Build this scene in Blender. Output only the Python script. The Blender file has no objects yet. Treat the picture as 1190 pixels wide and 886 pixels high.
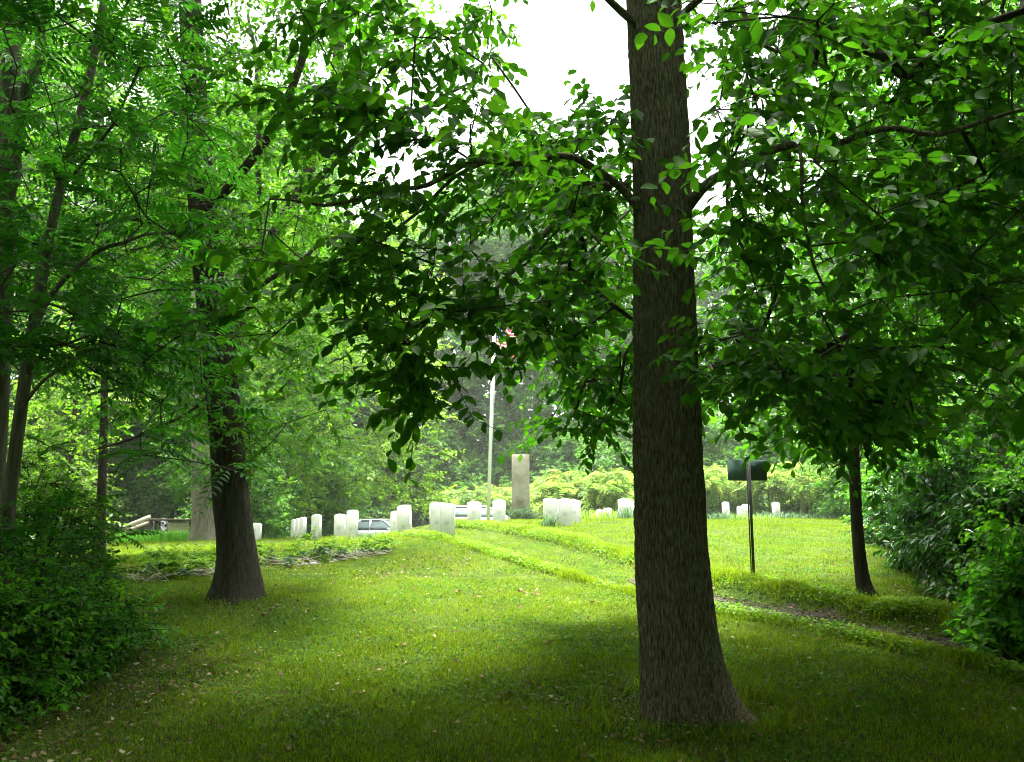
import bpy, math
import numpy as np
R = math.radians
C = bpy.context.scene
col = C.collection
rng = np.random.default_rng(11)

# ------------------------------------------------------------------ camera
F, CX, CY, PITCH, EYE = 990.0, 595.0, 443.0, R(10.0), 1.6
cam = bpy.data.cameras.new('camera')
cam.lens = 36.0 * F / 1190.0
cam.sensor_width = 36.0
cam.clip_start, cam.clip_end = 0.05, 2000
co = bpy.data.objects.new('camera', cam); col.objects.link(co)
co.location = (0, 0, EYE); co.rotation_euler = (R(90) + PITCH, 0, 0)
C.camera = co

# ------------------------------------------------------------------ sky, sun, exposure
SUN_EL, SUN_AZ = R(84), R(-12)          # in front of the camera, a little to the left
w = bpy.data.worlds.new('World'); C.world = w; w.use_nodes = True
nt = w.node_tree; nt.nodes.clear()
sky = nt.nodes.new('ShaderNodeTexSky'); sky.sky_type = 'NISHITA'; sky.sun_disc = False
sky.sun_elevation = SUN_EL; sky.sun_rotation = SUN_AZ
sky.air_density = 1.0; sky.dust_density = 5.0; sky.ozone_density = 1.0
hs = nt.nodes.new('ShaderNodeHueSaturation'); hs.inputs['Saturation'].default_value = 0.12   # overcast: a white sky
bgd = nt.nodes.new('ShaderNodeBackground'); bgd.inputs['Strength'].default_value = 0.05
wo = nt.nodes.new('ShaderNodeOutputWorld')
nt.links.new(sky.outputs[0], hs.inputs['Color']); nt.links.new(hs.outputs[0], bgd.inputs['Color']); nt.links.new(bgd.outputs[0], wo.inputs['Surface'])
sl = bpy.data.lights.new('sun', 'SUN'); sl.energy = 1.5; sl.angle = R(10); sl.color = (1.0, 0.95, 0.86)
so = bpy.data.objects.new('sun', sl); col.objects.link(so)
so.rotation_euler = (R(90) - SUN_EL, 0, math.pi - SUN_AZ)
so.location = (0, 0, 40)
C.view_settings.view_transform = 'Standard'; C.view_settings.look = 'None'
C.view_settings.gamma = 1.0; C.view_settings.exposure = 4.3
C.cycles.max_bounces = 8; C.cycles.diffuse_bounces = 5; C.cycles.glossy_bounces = 3; C.cycles.transmission_bounces = 6
C.cycles.transparent_max_bounces = 4
C.cycles.use_denoising = True
C.cycles.pixel_filter_type = 'BLACKMAN_HARRIS'; C.cycles.filter_width = 1.05

# ------------------------------------------------------------------ helpers: space
def ray(px, py):
    x = (px - CX) / F; z = (CY - py) / F
    return np.array([x, math.cos(PITCH) - z * math.sin(PITCH), math.sin(PITCH) + z * math.cos(PITCH)])
def at(px, py, Y):
    d = ray(px, py)
    return d * (Y / d[1]) + np.array([0, 0, EYE])
def nrm(v):
    return v / np.maximum(np.linalg.norm(v, axis=-1, keepdims=True), 1e-9)
_tab = np.random.default_rng(3).random((256, 256))
def vnoise(x, y):
    x = np.asarray(x, float); y = np.asarray(y, float)
    xi = np.floor(x).astype(int); yi = np.floor(y).astype(int)
    fx = x - xi; fy = y - yi
    fx = fx * fx * (3 - 2 * fx); fy = fy * fy * (3 - 2 * fy)
    a = _tab[xi % 256, yi % 256]; b = _tab[(xi + 1) % 256, yi % 256]
    c = _tab[xi % 256, (yi + 1) % 256]; d = _tab[(xi + 1) % 256, (yi + 1) % 256]
    return (a * (1 - fx) + b * fx) * (1 - fy) + (c * (1 - fx) + d * fx) * fy
def sstep(a, b, x):
    t = np.clip((np.asarray(x, float) - a) / (b - a), 0, 1)
    return t * t * (3 - 2 * t)

# ------------------------------------------------------------------ terrain
_yd = np.linspace(-80, 140, 2201)
_zd = np.interp(_yd, [-80, -10, 0, 5.5, 11, 14, 20, 24, 27, 31, 140], [-2.0, -0.4, -0.1, .22, .80, 1.09, 1.68, 1.90, 1.98, 1.98, 1.98])
_k = np.hanning(25); _k /= _k.sum()
_zs = np.convolve(np.pad(_zd, 12, mode='edge'), _k, 'valid')
def base_h(x, y):
    x = np.asarray(x, float); y = np.asarray(y, float)
    z = np.interp(y, _yd, _zs)
    z = z - (.42 * sstep(1.2, 4.2, -x) + .03 * np.clip(-x - 3, 0, 12)) * sstep(12, 22, y)
    drop = sstep(24.5, 38, y) * (1 - sstep(1.5, 8, x)) * .95      # the far side of the hill, down to the parked cars
    drop2 = sstep(31, 60, y) * sstep(1.5, 8, x) * 1.0
    z = z - drop * np.clip(1 - np.clip(-x - 2, 0, 12) / 14, 0.3, 1) - drop2
    z = z + (vnoise(x * .35 + 9, y * .35) - .5) * .10 + (vnoise(x * 1.3, y * 1.3 + 40) - .5) * .03
    z = z - .15 * np.exp(-((x + 6.2) ** 2 + (y - 41) ** 2) / 16) + .2 * np.exp(-((x + 1.6) ** 2 + (y - 38) ** 2) / 12)
    far = sstep(70, 120, np.hypot(x, y))
    return z * (1 - far) + 0.4 * far
def on_ground_b(px, py):
    d = ray(px, py)
    t = np.linspace(2, 60, 6000)
    zz = EYE + d[2] * t - base_h(d[0] * t, d[1] * t)
    i = np.argmax(zz < 0) if (zz < 0).any() else len(t) - 1
    return np.array([d[0] * t[i], d[1] * t[i]])
# the sunken cart track: from the right edge of the clearing up to the graves
_A = [at(480, 619, 20), at(560, 640, 16), at(640, 665, 13.2), at(735, 690, 11.4), at(850, 708, 10.3), at(960, 732, 9.3), at(1080, 757, 8.4), at(1190, 787, 7.5)]
_B = [at(549, 614, 21), at(640, 632, 17.5), at(735, 655, 14.2), at(800, 668, 12.6), at(870, 684, 11.3), at(1000, 706, 10.2), at(1120, 728, 9.4), at(1215, 750, 8.6)]
_c = np.array([(a + b) / 2 for a, b in zip(_A, _B)])[:, :2]
_hw = np.array([np.linalg.norm((a - b)[:2]) / 2 for a, b in zip(_A, _B)])
_c = np.vstack([_c[0] + (_c[0] - _c[1]) * .6, _c, _c[-1] + (_c[-1] - _c[-2]) * 3])
_hw = np.clip(np.r_[_hw[0], _hw, _hw[-1]], .75, 1.25)
def resample(pts, n, extra=None):
    pts = np.asarray(pts, float)
    s = np.r_[0, np.cumsum(np.linalg.norm(np.diff(pts, axis=0), axis=1))]
    # Catmull-like smoothing through dense interpolation
    q = np.linspace(0, s[-1], n)
    out = np.stack([np.interp(q, s, pts[:, i]) for i in range(pts.shape[1])], 1)
    m = max(3, n // (2 * len(pts)) | 1)
    ker = np.ones(m) / m
    sm = np.stack([np.convolve(np.pad(out[:, i], m // 2, mode='reflect', reflect_type='odd'), ker, 'valid') for i in range(out.shape[1])], 1)[:n]
    if extra is None: return sm
    return sm, np.interp(q, s, extra)
ROAD, ROAD_W = resample(_c, 160, _hw)
def road_d(x, y):
    """signed distance to the track centre line divided into (abs distance, half width, side)"""
    x = np.asarray(x, float); y = np.asarray(y, float); sh = x.shape
    x = x.ravel(); y = y.ravel()
    best = np.full(x.shape, 1e9); hw = np.ones(x.shape); side = np.zeros(x.shape); along = np.zeros(x.shape)
    near = (x > -12) & (x < 16) & (y > 2) & (y < 30)
    xn, yn = x[near], y[near]
    b = np.full(xn.shape, 1e9); h_ = np.ones(xn.shape); s_ = np.zeros(xn.shape); a_ = np.zeros(xn.shape)
    for i in range(0, len(ROAD) - 1):
        p, q = ROAD[i], ROAD[i + 1]; d = q - p; L2 = d @ d
        t = np.clip(((xn - p[0]) * d[0] + (yn - p[1]) * d[1]) / L2, 0, 1)
        dx = xn - p[0] - t * d[0]; dy = yn - p[1] - t * d[1]
        dd = dx * dx + dy * dy; m = dd < b
        b[m] = dd[m]; h_[m] = ROAD_W[i]; s_[m] = np.sign(d[0] * dy[m] - d[1] * dx[m]); a_[m] = i + t[m]
    best[near] = np.sqrt(b); hw[near] = h_; side[near] = s_; along[near] = a_
    return best.reshape(sh), hw.reshape(sh), side.reshape(sh), along.reshape(sh)
def h(x, y):
    x = np.asarray(x, float); y = np.asarray(y, float)
    d, hw, sd, al = road_d(x, y)
    dip = (1 - sstep(hw - .28, hw + .02, d)) * .13
    ridge = np.exp(-((d - hw - .16) / .18) ** 2) * .03
    return base_h(x, y) - dip + ridge
def hz(x, y): return float(h(np.array([x]), np.array([y]))[0])
def ground(px, py):
    p = on_ground_b(px, py); return np.array([p[0], p[1], hz(p[0], p[1])])
def stand(px, Y):
    p = at(px, 600, Y); return np.array([p[0], Y, hz(p[0], Y)])

# ------------------------------------------------------------------ helpers: objects
def tag(o, label=None, cat=None, group=None, kind=None):
    if label: o['label'] = label
    if cat: o['category'] = cat
    if group: o['group'] = group
    if kind: o['kind'] = kind
    return o
def empty(name, loc, label, cat, group=None, rz=0):
    o = bpy.data.objects.new(name, None); col.objects.link(o)
    o.location = loc; o.rotation_euler = (0, 0, rz); o.empty_display_size = .2
    return tag(o, label, cat, group)
def mesh_np(name, verts, faces_flat, sizes, tint=None, smooth=False):
    """faces_flat: flat vertex indices; sizes: loops per face"""
    me = bpy.data.meshes.new(name)
    verts = np.ascontiguousarray(verts, np.float32); faces_flat = np.asarray(faces_flat, np.int32); sizes = np.asarray(sizes, np.int32)
    me.vertices.add(len(verts)); me.vertices.foreach_set('co', verts.ravel())
    me.loops.add(len(faces_flat)); me.loops.foreach_set('vertex_index', faces_flat)
    me.polygons.add(len(sizes))
    st = np.r_[0, np.cumsum(sizes)[:-1]].astype(np.int32)
    me.polygons.foreach_set('loop_start', st); me.polygons.foreach_set('loop_total', sizes)
    if smooth: me.polygons.foreach_set('use_smooth', np.ones(len(sizes), bool))
    if tint is not None:
        a = me.attributes.new('tint', 'FLOAT', 'FACE'); a.data.foreach_set('value', np.ascontiguousarray(tint, np.float32))
    me.update(calc_edges=True); 
    return me
def link(name, me, mat, parent=None, loc=None):
    o = bpy.data.objects.new(name, me); col.objects.link(o)
    if mat is not None:
        me.materials.append(mat)
    if parent is not None: o.parent = parent
    if loc is not None: o.location = loc
    return o
class MB:
    """collects polygons for ONE mesh"""
    def __init__(s): s.v = []; s.f = []; s.z = []; s.n = 0
    def add(s, verts, faces):
        verts = np.asarray(verts, float); s.v.append(verts)
        for f in faces:
            s.f.extend([i + s.n for i in f]); s.z.append(len(f))
        s.n += len(verts); return s
    def grid(s, V, closed_u=True, cap=True):
        """V[rows, cols, 3] rings swept along rows"""
        r, c = V.shape[:2]
        idx = np.arange(r * c).reshape(r, c) + s.n
        nx = np.roll(idx, -1, 1) if closed_u else idx[:, 1:]
        cu = idx if closed_u else idx[:, :-1]
        q = np.stack([cu[:-1], nx[:-1], nx[1:], cu[1:]], -1).reshape(-1, 4)
        s.v.append(V.reshape(-1, 3)); s.f.extend(q.ravel().tolist()); s.z.extend([4] * len(q))
        if cap and closed_u:
            s.f.extend(idx[-1].tolist()); s.z.append(c); s.f.extend(idx[0][::-1].tolist()); s.z.append(c)
        s.n += r * c; return s
    def box(s, c, size, rz=0, taper=1.0, rot=None, bev=0.0):
        sx, sy, sz = np.array(size) / 2
        if bev > 0:
            b = bev
            ring = np.array([(-sx + b, -sy), (sx - b, -sy), (sx, -sy + b), (sx, sy - b), (sx - b, sy), (-sx + b, sy), (-sx, sy - b), (-sx, -sy + b)])
            rows = []
            for zz, k in ((-sz, b), (-sz + b, 0), (sz - b, 0), (sz, b)):
                sc = np.array([(sx - k) / sx, (sy - k) / sy]) * (taper if zz > 0 else 1)
                rows.append(np.c_[ring * sc, np.full(8, zz)])
            V = np.array(rows)
        else:
            ring = np.array([(-sx, -sy), (sx, -sy), (sx, sy), (-sx, sy)])
            V = np.array([np.c_[ring, np.full(4, -sz)], np.c_[ring * taper, np.full(4, sz)]])
        if rot is not None: V = V @ np.array(rot).T
        cz, sn = math.cos(rz), math.sin(rz)
        V = V @ np.array([[cz, sn, 0], [-sn, cz, 0], [0, 0, 1]])
        return s.grid(V + np.asarray(c, float))
    def tube(s, pts, radii, k=6, cap=True):
        pts = np.asarray(pts, float); n = len(pts)
        radii = np.broadcast_to(np.asarray(radii, float), (n,))
        t = np.gradient(pts, axis=0); t = nrm(t)
        u = np.cross(t[0], [0.13, 0.31, 0.94]); 
        if np.linalg.norm(u) < .05: u = np.cross(t[0], [1, 0, 0])
        u = u / np.linalg.norm(u)
        a = np.arange(k) / k * 2 * math.pi
        V = np.empty((n, k, 3))
        for i in range(n):
            u = u - t[i] * (u @ t[i]); u = u / max(np.linalg.norm(u), 1e-9)
            v = np.cross(t[i], u)
            V[i] = pts[i] + radii[i] * (np.cos(a)[:, None] * u + np.sin(a)[:, None] * v)
        return s.grid(V, cap=cap)
    def mesh(s, name, smooth=False):
        return mesh_np(name, np.concatenate(s.v), s.f, s.z, smooth=smooth)
    def build(s, name, mat, parent=None, smooth=False, loc=None):
        return link(name, s.mesh(name, smooth), mat, parent, loc)
def copy_thing(root, loc, rz=0, sc=1.0, label=None):
    r = root.copy(); col.objects.link(r); r.location = loc; r.rotation_euler = (0, 0, rz); r.scale = (sc, sc, sc) if np.isscalar(sc) else sc
    if label: r['label'] = label
    for ch in list(root.children):
        c = ch.copy(); col.objects.link(c); c.parent = r
        for g in ch.children:
            d = g.copy(); col.objects.link(d); d.parent = c
    return r

# ------------------------------------------------------------------ materials
def new_mat(name):
    m = bpy.data.materials.new(name); m.use_nodes = True; n = m.node_tree; n.nodes.clear()
    out = n.nodes.new('ShaderNodeOutputMaterial'); return m, n, out
def ramp(n, stops):
    r = n.nodes.new('ShaderNodeValToRGB'); e = r.color_ramp.elements
    while len(e) < len(stops): e.new(.5)
    for k, (p, c) in enumerate(stops): e[k].position = p; e[k].color = (*c, 1)
    return r
def noise(n, scale, detail=4, vec=None, rough=.6):
    t = n.nodes.new('ShaderNodeTexNoise'); t.inputs['Scale'].default_value = scale; t.inputs['Detail'].default_value = detail; t.inputs['Roughness'].default_value = rough
    if vec is not None: n.links.new(vec, t.inputs['Vector'])
    return t
def leaf_mat(name, stops, trans, mixf=.42, rough=.42, spec=.35, nscale=.5, namp=.35):
    """tint attribute per leaf + slow change from clump to clump"""
    m, n, out = new_mat(name); L = n.links.new
    at_ = n.nodes.new('ShaderNodeAttribute'); at_.attribute_name = 'tint'
    tc = n.nodes.new('ShaderNodeTexCoord'); nz = noise(n, nscale, 2, tc.outputs['Object'])
    mm = n.nodes.new('ShaderNodeMath'); mm.operation = 'MULTIPLY_ADD'; mm.inputs[1].default_value = namp; L(nz.outputs['Fac'], mm.inputs[0]); L(at_.outputs['Fac'], mm.inputs[2])
    ad = n.nodes.new('ShaderNodeMath'); ad.operation = 'SUBTRACT'; ad.inputs[1].default_value = namp * .5; L(mm.outputs[0], ad.inputs[0])
    r = ramp(n, stops); L(ad.outputs[0], r.inputs['Fac'])
    p = n.nodes.new('ShaderNodeBsdfPrincipled'); p.inputs['Roughness'].default_value = rough; p.inputs['Specular IOR Level'].default_value = spec
    L(r.outputs['Color'], p.inputs['Base Color'])
    t = n.nodes.new('ShaderNodeBsdfTranslucent')
    mx = n.nodes.new('ShaderNodeMix'); mx.data_type = 'RGBA'; mx.blend_type = 'MULTIPLY'; mx.inputs[0].default_value = 1
    L(r.outputs['Color'], mx.inputs[6]); mx.inputs[7].default_value = (*trans, 1)
    L(mx.outputs[2], t.inputs['Color'])
    ms = n.nodes.new('ShaderNodeMixShader'); ms.inputs[0].default_value = mixf
    L(p.outputs[0], ms.inputs[1]); L(t.outputs[0], ms.inputs[2]); L(ms.outputs[0], out.inputs['Surface'])
    return m
def simple(name, stops, nscale=8, rough=.6, bump=0.0, spec=.3, metal=0.0, stretch=None, bscale=None, detail=6):
    m, n, out = new_mat(name); L = n.links.new
    tc = n.nodes.new('ShaderNodeTexCoord'); vec = tc.outputs['Object']
    if stretch:
        mp = n.nodes.new('ShaderNodeMapping'); mp.inputs['Scale'].default_value = stretch; L(vec, mp.inputs['Vector']); vec = mp.outputs[0]
    nz = noise(n, nscale, detail, vec); r = ramp(n, stops); L(nz.outputs['Fac'], r.inputs['Fac'])
    p = n.nodes.new('ShaderNodeBsdfPrincipled'); p.inputs['Roughness'].default_value = rough; p.inputs['Specular IOR Level'].default_value = spec; p.inputs['Metallic'].default_value = metal
    L(r.outputs['Color'], p.inputs['Base Color'])
    if bump:
        nb = noise(n, bscale or nscale * 2, 8, vec); b = n.nodes.new('ShaderNodeBump'); b.inputs['Strength'].default_value = bump; b.inputs['Distance'].default_value = .02
        L(nb.outputs['Fac'], b.inputs['Height']); L(b.outputs[0], p.inputs['Normal'])
    L(p.outputs[0], out.inputs['Surface']); return m
M = {}
M['leaf_broad'] = leaf_mat('leaf_broad', [(0, (0.0144, 0.0594, 0.005)), (0.5, (0.0288, 0.108, 0.007)), (1, (0.06, 0.162, 0.01))], (2.0, 2.2, .7), .52, .55, .15)
M['leaf_pinnate'] = leaf_mat('leaf_pinnate', [(0, (0.0144, 0.0702, 0.007)), (0.5, (0.0272, 0.1242, 0.009)), (1, (0.048, 0.162, 0.011))], (1.6, 1.85, .8), .46, .5, .22)
M['leaf_small'] = leaf_mat('leaf_small', [(0, (0.0208, 0.0756, 0.006)), (0.5, (0.044, 0.1296, 0.008)), (1, (0.096, 0.2052, 0.012))], (1.8, 2.1, .7), .48, .55, .2)
M['leaf_yellow'] = leaf_mat('leaf_yellow', [(0, (.055, .125, .012)), (.5, (.10, .20, .016)), (1, (.18, .28, .025))], (1.7, 1.9, .8), .5, .5, .3)
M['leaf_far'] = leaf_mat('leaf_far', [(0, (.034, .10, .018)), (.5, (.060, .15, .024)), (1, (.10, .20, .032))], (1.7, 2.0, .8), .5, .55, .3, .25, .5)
M['leaf_laurel'] = leaf_mat('leaf_laurel', [(0, (0.0112, 0.0486, 0.01)), (0.5, (0.024, 0.0918, 0.012)), (1, (0.068, 0.1836, 0.018))], (1.7, 2.0, .8), .35, .30, .5)
M['leaf_shrub'] = leaf_mat('leaf_shrub', [(0, (0.028, 0.1013, 0.01)), (0.5, (0.058, 0.189, 0.0137)), (1, (0.13, 0.297, 0.0187))], (1.8, 2.1, .7), .5, .5, .22)
M['leaf_sumac'] = leaf_mat('leaf_sumac', [(0, (.07, .15, .035)), (.5, (.13, .23, .05)), (.85, (.22, .29, .07)), (1, (.36, .30, .10))], (1.5, 1.6, 1.), .5, .55, .15)
M['leaf_weed'] = leaf_mat('leaf_weed', [(0, (.08, .17, .022)), (.6, (.15, .28, .035)), (1, (.26, .36, .06))], (1.6, 1.7, .8), .5, .5, .3)
M['leaf_blue'] = leaf_mat('leaf_blue', [(0, (.03, .075, .035)), (.6, (.06, .12, .06)), (1, (.10, .17, .08))], (1.4, 1.6, .9), .35, .45, .35)
M['blade'] = leaf_mat('blade', [(0, (.10, .075, .02)), (.14, (.075, .115, .008)), (.5, (.115, .185, .008)), (1, (.20, .26, .012))], (1.5, 1.6, .5), .45, .6, .08, 1.3, .85)
M['clover'] = leaf_mat('clover', [(0, (.028, .085, .022)), (.5, (.055, .14, .022)), (1, (.13, .21, .02))], (1.5, 1.7, .7), .4, .6, .1, .8, .7)
M['litter'] = leaf_mat('litter', [(0, (.06, .035, .018)), (.5, (.14, .09, .045)), (.8, (.24, .18, .09)), (1, (.40, .36, .26))], (1.2, 1.1, .8), .15, .7, .2)
M['bark_oak'] = simple('bark_oak', [(.34, (.028, .023, .015)), (.47, (.115, .095, .063)), (.56, (.19, .158, .108)), (.68, (.31, .265, .19))], 4.2, .9, 1.0, .15, stretch=(21, 21, 3.2), bscale=7, detail=9)
M['bark_dark'] = simple('bark_dark', [(.3, (.020, .017, .013)), (.55, (.050, .042, .031)), (.8, (.09, .076, .055))], 5, .9, 1.0, .15, stretch=(6, 6, 1.0), bscale=10, detail=9)
M['bark_grey'] = simple('bark_grey', [(.3, (.12, .105, .085)), (.55, (.24, .21, .17)), (.8, (.36, .32, .26))], 4, .9, .8, .15, stretch=(6, 6, .8), bscale=8, detail=9)
M['bark_mid'] = simple('bark_mid', [(.3, (.06, .052, .04)), (.55, (.12, .105, .082)), (.8, (.19, .17, .135))], 4, .9, .8, .15, stretch=(6, 6, .8), bscale=8, detail=9)
M['twig'] = simple('twig', [(.3, (.02, .017, .012)), (.7, (.055, .045, .032))], 20, .85, .3, .2)
M['marble'] = simple('marble', [(.28, (.38, .39, .35)), (.45, (.58, .585, .56)), (.7, (.70, .70, .68))], 5, .75, .25, .2, bscale=60, detail=8)
M['stalk'] = simple('stalk', [(.3, (.09, .12, .03)), (.7, (.16, .15, .06))], 20, .8)
def soil_mat():
    m, n, out = new_mat('lawn_soil'); L = n.links.new
    tc = n.nodes.new('ShaderNodeTexCoord')
    a = noise(n, 3.0, 8, tc.outputs['Object'], .7); b = noise(n, 60, 4, tc.outputs['Object'])
    r1 = ramp(n, [(.35, (.035, .055, .012)), (.5, (.06, .10, .015)), (.64, (.095, .13, .02)), (.8, (.10, .08, .035))]); L(a.outputs['Fac'], r1.inputs['Fac'])
    r2 = ramp(n, [(.3, (.35, .35, .35)), (.7, (1, 1, 1))]); L(b.outputs['Fac'], r2.inputs['Fac'])
    mx = n.nodes.new('ShaderNodeMix'); mx.data_type = 'RGBA'; mx.blend_type = 'MULTIPLY'; mx.inputs[0].default_value = 1
    L(r1.outputs[0], mx.inputs[6]); L(r2.outputs[0], mx.inputs[7])
    p = n.nodes.new('ShaderNodeBsdfPrincipled'); p.inputs['Roughness'].default_value = 1; p.inputs['Specular IOR Level'].default_value = .1
    L(mx.outputs[2], p.inputs['Base Color'])
    bp = n.nodes.new('ShaderNodeBump'); bp.inputs['Strength'].default_value = .6; bp.inputs['Distance'].default_value = .03; L(b.outputs['Fac'], bp.inputs['Height']); L(bp.outputs[0], p.inputs['Normal'])
    L(p.outputs[0], out.inputs['Surface']); return m
M['soil'] = soil_mat()
M['gravel'] = simple('gravel', [(.3, (.018, .014, .009)), (.5, (.045, .036, .025)), (.62, (.075, .064, .05)), (.8, (.16, .145, .12))], 26, .95, 1.0, .15, bscale=45, detail=8)

# ------------------------------------------------------------------ leaf builders
T9 = np.array([(0, 0, 0), (.22, .36, .05), (.52, .5, .07), (.82, .27, .02), (1, 0, -.10), (.82, -.27, .02), (.52, -.5, .07), (.22, -.36, .05), (.5, 0, 0)])
Q9 = [[0, 8, 2, 1], [8, 4, 3, 2], [0, 7, 6, 8], [8, 6, 5, 4]]
T6 = np.array([(0, 0, 0), (.40, .5, .08), (1, 0, -.05), (.40, -.5, .08)])
Q6 = [[0, 2, 1], [0, 3, 2]]
def leaves_mesh(name, P, A, N, Ln, Wd, tint, hi=True):
    T, Q = (T9, Q9) if hi else (T6, Q6)
    A = nrm(A); S = nrm(np.cross(A, N)); N = np.cross(S, A)
    V = P[:, None] + (T[None, :, 0] * Ln[:, None])[..., None] * A[:, None] + (T[None, :, 1] * Wd[:, None])[..., None] * S[:, None] + (T[None, :, 2] * Ln[:, None])[..., None] * N[:, None]
    n = len(P); k = len(T); q = np.array(Q)
    f = (q[None] + (np.arange(n) * k)[:, None, None]).ravel()
    sizes = np.full(n * len(Q), q.shape[1])
    return mesh_np(name, V.reshape(-1, 3), f, sizes, np.repeat(tint, len(Q)), smooth=hi)
UP = np.array([0, 0, 1.0])
def tints(n, r, lo=.05, hi=.95): return np.clip(r.normal(.5, .22, n), lo, hi)
def twig_leaves(tg, out, r, ntw=4, tl=(.35, .8), nl=10, L=(.09, .15), ar=.55, droop=.25, ldroop=.35, spread=.9, flat=.6):
    """alternate leaves along short twigs; returns leaf arrays and twig segments"""
    n = len(tg)
    d = nrm(out[:, None] * .55 + r.normal(0, 1, (n, ntw, 3)) * np.array([spread, spread, spread * .55]) - UP * droop)
    ln = r.uniform(*tl, (n, ntw))
    t = np.linspace(.18, 1, nl)[None, None] + r.uniform(-.03, .03, (n, ntw, nl))
    base = tg[:, None, None] + d[:, :, None] * (ln[..., None] * t)[..., None] - UP * (droop * .35 * ln[..., None] * t * t)[..., None]
    side = nrm(np.cross(d, UP + r.normal(0, .25, d.shape)))
    sg = np.where(np.arange(nl) % 2 == 0, 1., -1.)[None, None, :, None]
    ax = nrm(d[:, :, None] * r.uniform(.25, .9, (n, ntw, nl, 1)) + side[:, :, None] * sg * r.uniform(.5, 1., (n, ntw, nl, 1)) - UP * (ldroop * r.uniform(.2, 1.8, (n, ntw, nl, 1))) + r.normal(0, .22, (n, ntw, nl, 3)))
    nn = UP + r.normal(0, flat, ax.shape)
    Ln = r.uniform(*L, (n, ntw, nl)) * (1 - .25 * np.abs(t - .6))
    k = n * ntw * nl
    tt = np.clip(r.normal(.5, .16, (n, 1, 1)) + r.normal(0, .16, (n, ntw, nl)), .02, .98)
    end = tg[:, None] + d * ln[..., None] - UP * (droop * .35 * ln)[..., None]
    tw = (np.repeat(tg, ntw, 0), end.reshape(-1, 3))
    return [base.reshape(k, 3), ax.reshape(k, 3), nn.reshape(k, 3), Ln.ravel(), Ln.ravel() * ar * r.uniform(.85, 1.15, k), tt.ravel()], tw
def frond_leaves(tg, out, r, nf=4, fl=(.4, .65), npair=9, L=.10, ar=.33, droop=.5, tipcol=0.0):
    """pinnate compound leaves: two rows of leaflets on a drooping rachis"""
    n = len(tg)
    d = nrm(out[:, None] * .5 + r.normal(0, 1, (n, nf, 3)) * np.array([1, 1, .45]) + UP * .1)
    ln = r.uniform(*fl, (n, nf))
    t = np.repeat(np.linspace(.15, 1, npair), 2)[None, None]
    tr = t + 0 * ln[..., None]
    sag = droop * r.uniform(.4, 1.2, (n, nf))
    base = tg[:, None, None] + d[:, :, None] * (ln[..., None] * tr)[..., None] - UP * (sag[..., None] * ln[..., None] * tr ** 2)[..., None]
    tan = nrm(d[:, :, None] - UP * (2 * sag[..., None] * tr)[..., None])
    roll = r.normal(0, .35, (n, nf, 1))
    side = nrm(np.cross(d, UP + r.normal(0, .3, d.shape)))
    sg = np.where(np.arange(npair * 2) % 2 == 0, 1., -1.)[None, None, :, None]
    ax = nrm(side[:, :, None] * sg + tan * .45 - UP * r.uniform(.0, .5, (n, nf, 1, 1)) + r.normal(0, .08, base.shape))
    nn = np.cross(side, d)[:, :, None] + r.normal(0, .18, base.shape)
    nn = np.where(nn[..., 2:3] < 0, -nn, nn)
    Ln = (L * (1 - .55 * (tr - .45) ** 2 * 3)) * r.uniform(.85, 1.1, tr.shape); Ln = np.clip(Ln, L * .45, None)
    k = base.size // 3
    tt = np.clip(r.normal(.45, .15, (n, nf, 1)) + r.normal(0, .07, tr.shape), .02, .98)
    if tipcol: tt = np.clip(tt + tipcol * (r.random((n, nf, 1)) < .35), 0, 1)
    end = tg[:, None] + d * ln[..., None] - UP * (sag * ln)[..., None]
    mid = tg[:, None] + d * (ln * .5)[..., None] - UP * (sag * ln * .25)[..., None]
    return [base.reshape(k, 3), ax.reshape(k, 3), nn.reshape(k, 3), Ln.ravel(), Ln.ravel() * ar, tt.ravel()], (np.r_[np.repeat(tg, nf, 0), mid.reshape(-1, 3)], np.r_[mid.reshape(-1, 3), end.reshape(-1, 3)])

# ------------------------------------------------------------------ trees
def sky_gap(p, k=1.0):
    """the opening in the canopy in front of the viewer: True where no leaves grow"""
    v = nrm(p - np.array([0, 0, EYE]))
    f = np.array([0, math.cos(PITCH), math.sin(PITCH)]); u = np.array([0, -math.sin(PITCH), math.cos(PITCH)])
    dz = v @ f
    px = CX + F * v[:, 0] / np.maximum(dz, .05); py = CY - F * (v @ u) / np.maximum(dz, .05)
    wob = (vnoise(px / 30, py / 30) - .5) * 1.5 + (vnoise(px / 9 + 50, py / 9) - .5) * .5
    e = ((px - 655) / 72) ** 2 + ((py - 42) / 84) ** 2
    return (dz > .1) & (e + wob * k < k)
def fill(px0, py0, px1, py1, y0, y1, n, r):
    px = r.uniform(px0, px1, n); py = r.uniform(py0, py1, n); Y = r.uniform(y0, y1, n)
    return np.array([at(a, b, c) for a, b, c in zip(px, py, Y)])
def ellipsoid(c, rad, n, r, inner=.3):
    d = nrm(r.normal(0, 1, (n, 3))); q = r.uniform(inner ** 3, 1, n) ** (1 / 3)
    return np.asarray(c) + d * q[:, None] * np.asarray(rad)
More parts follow.
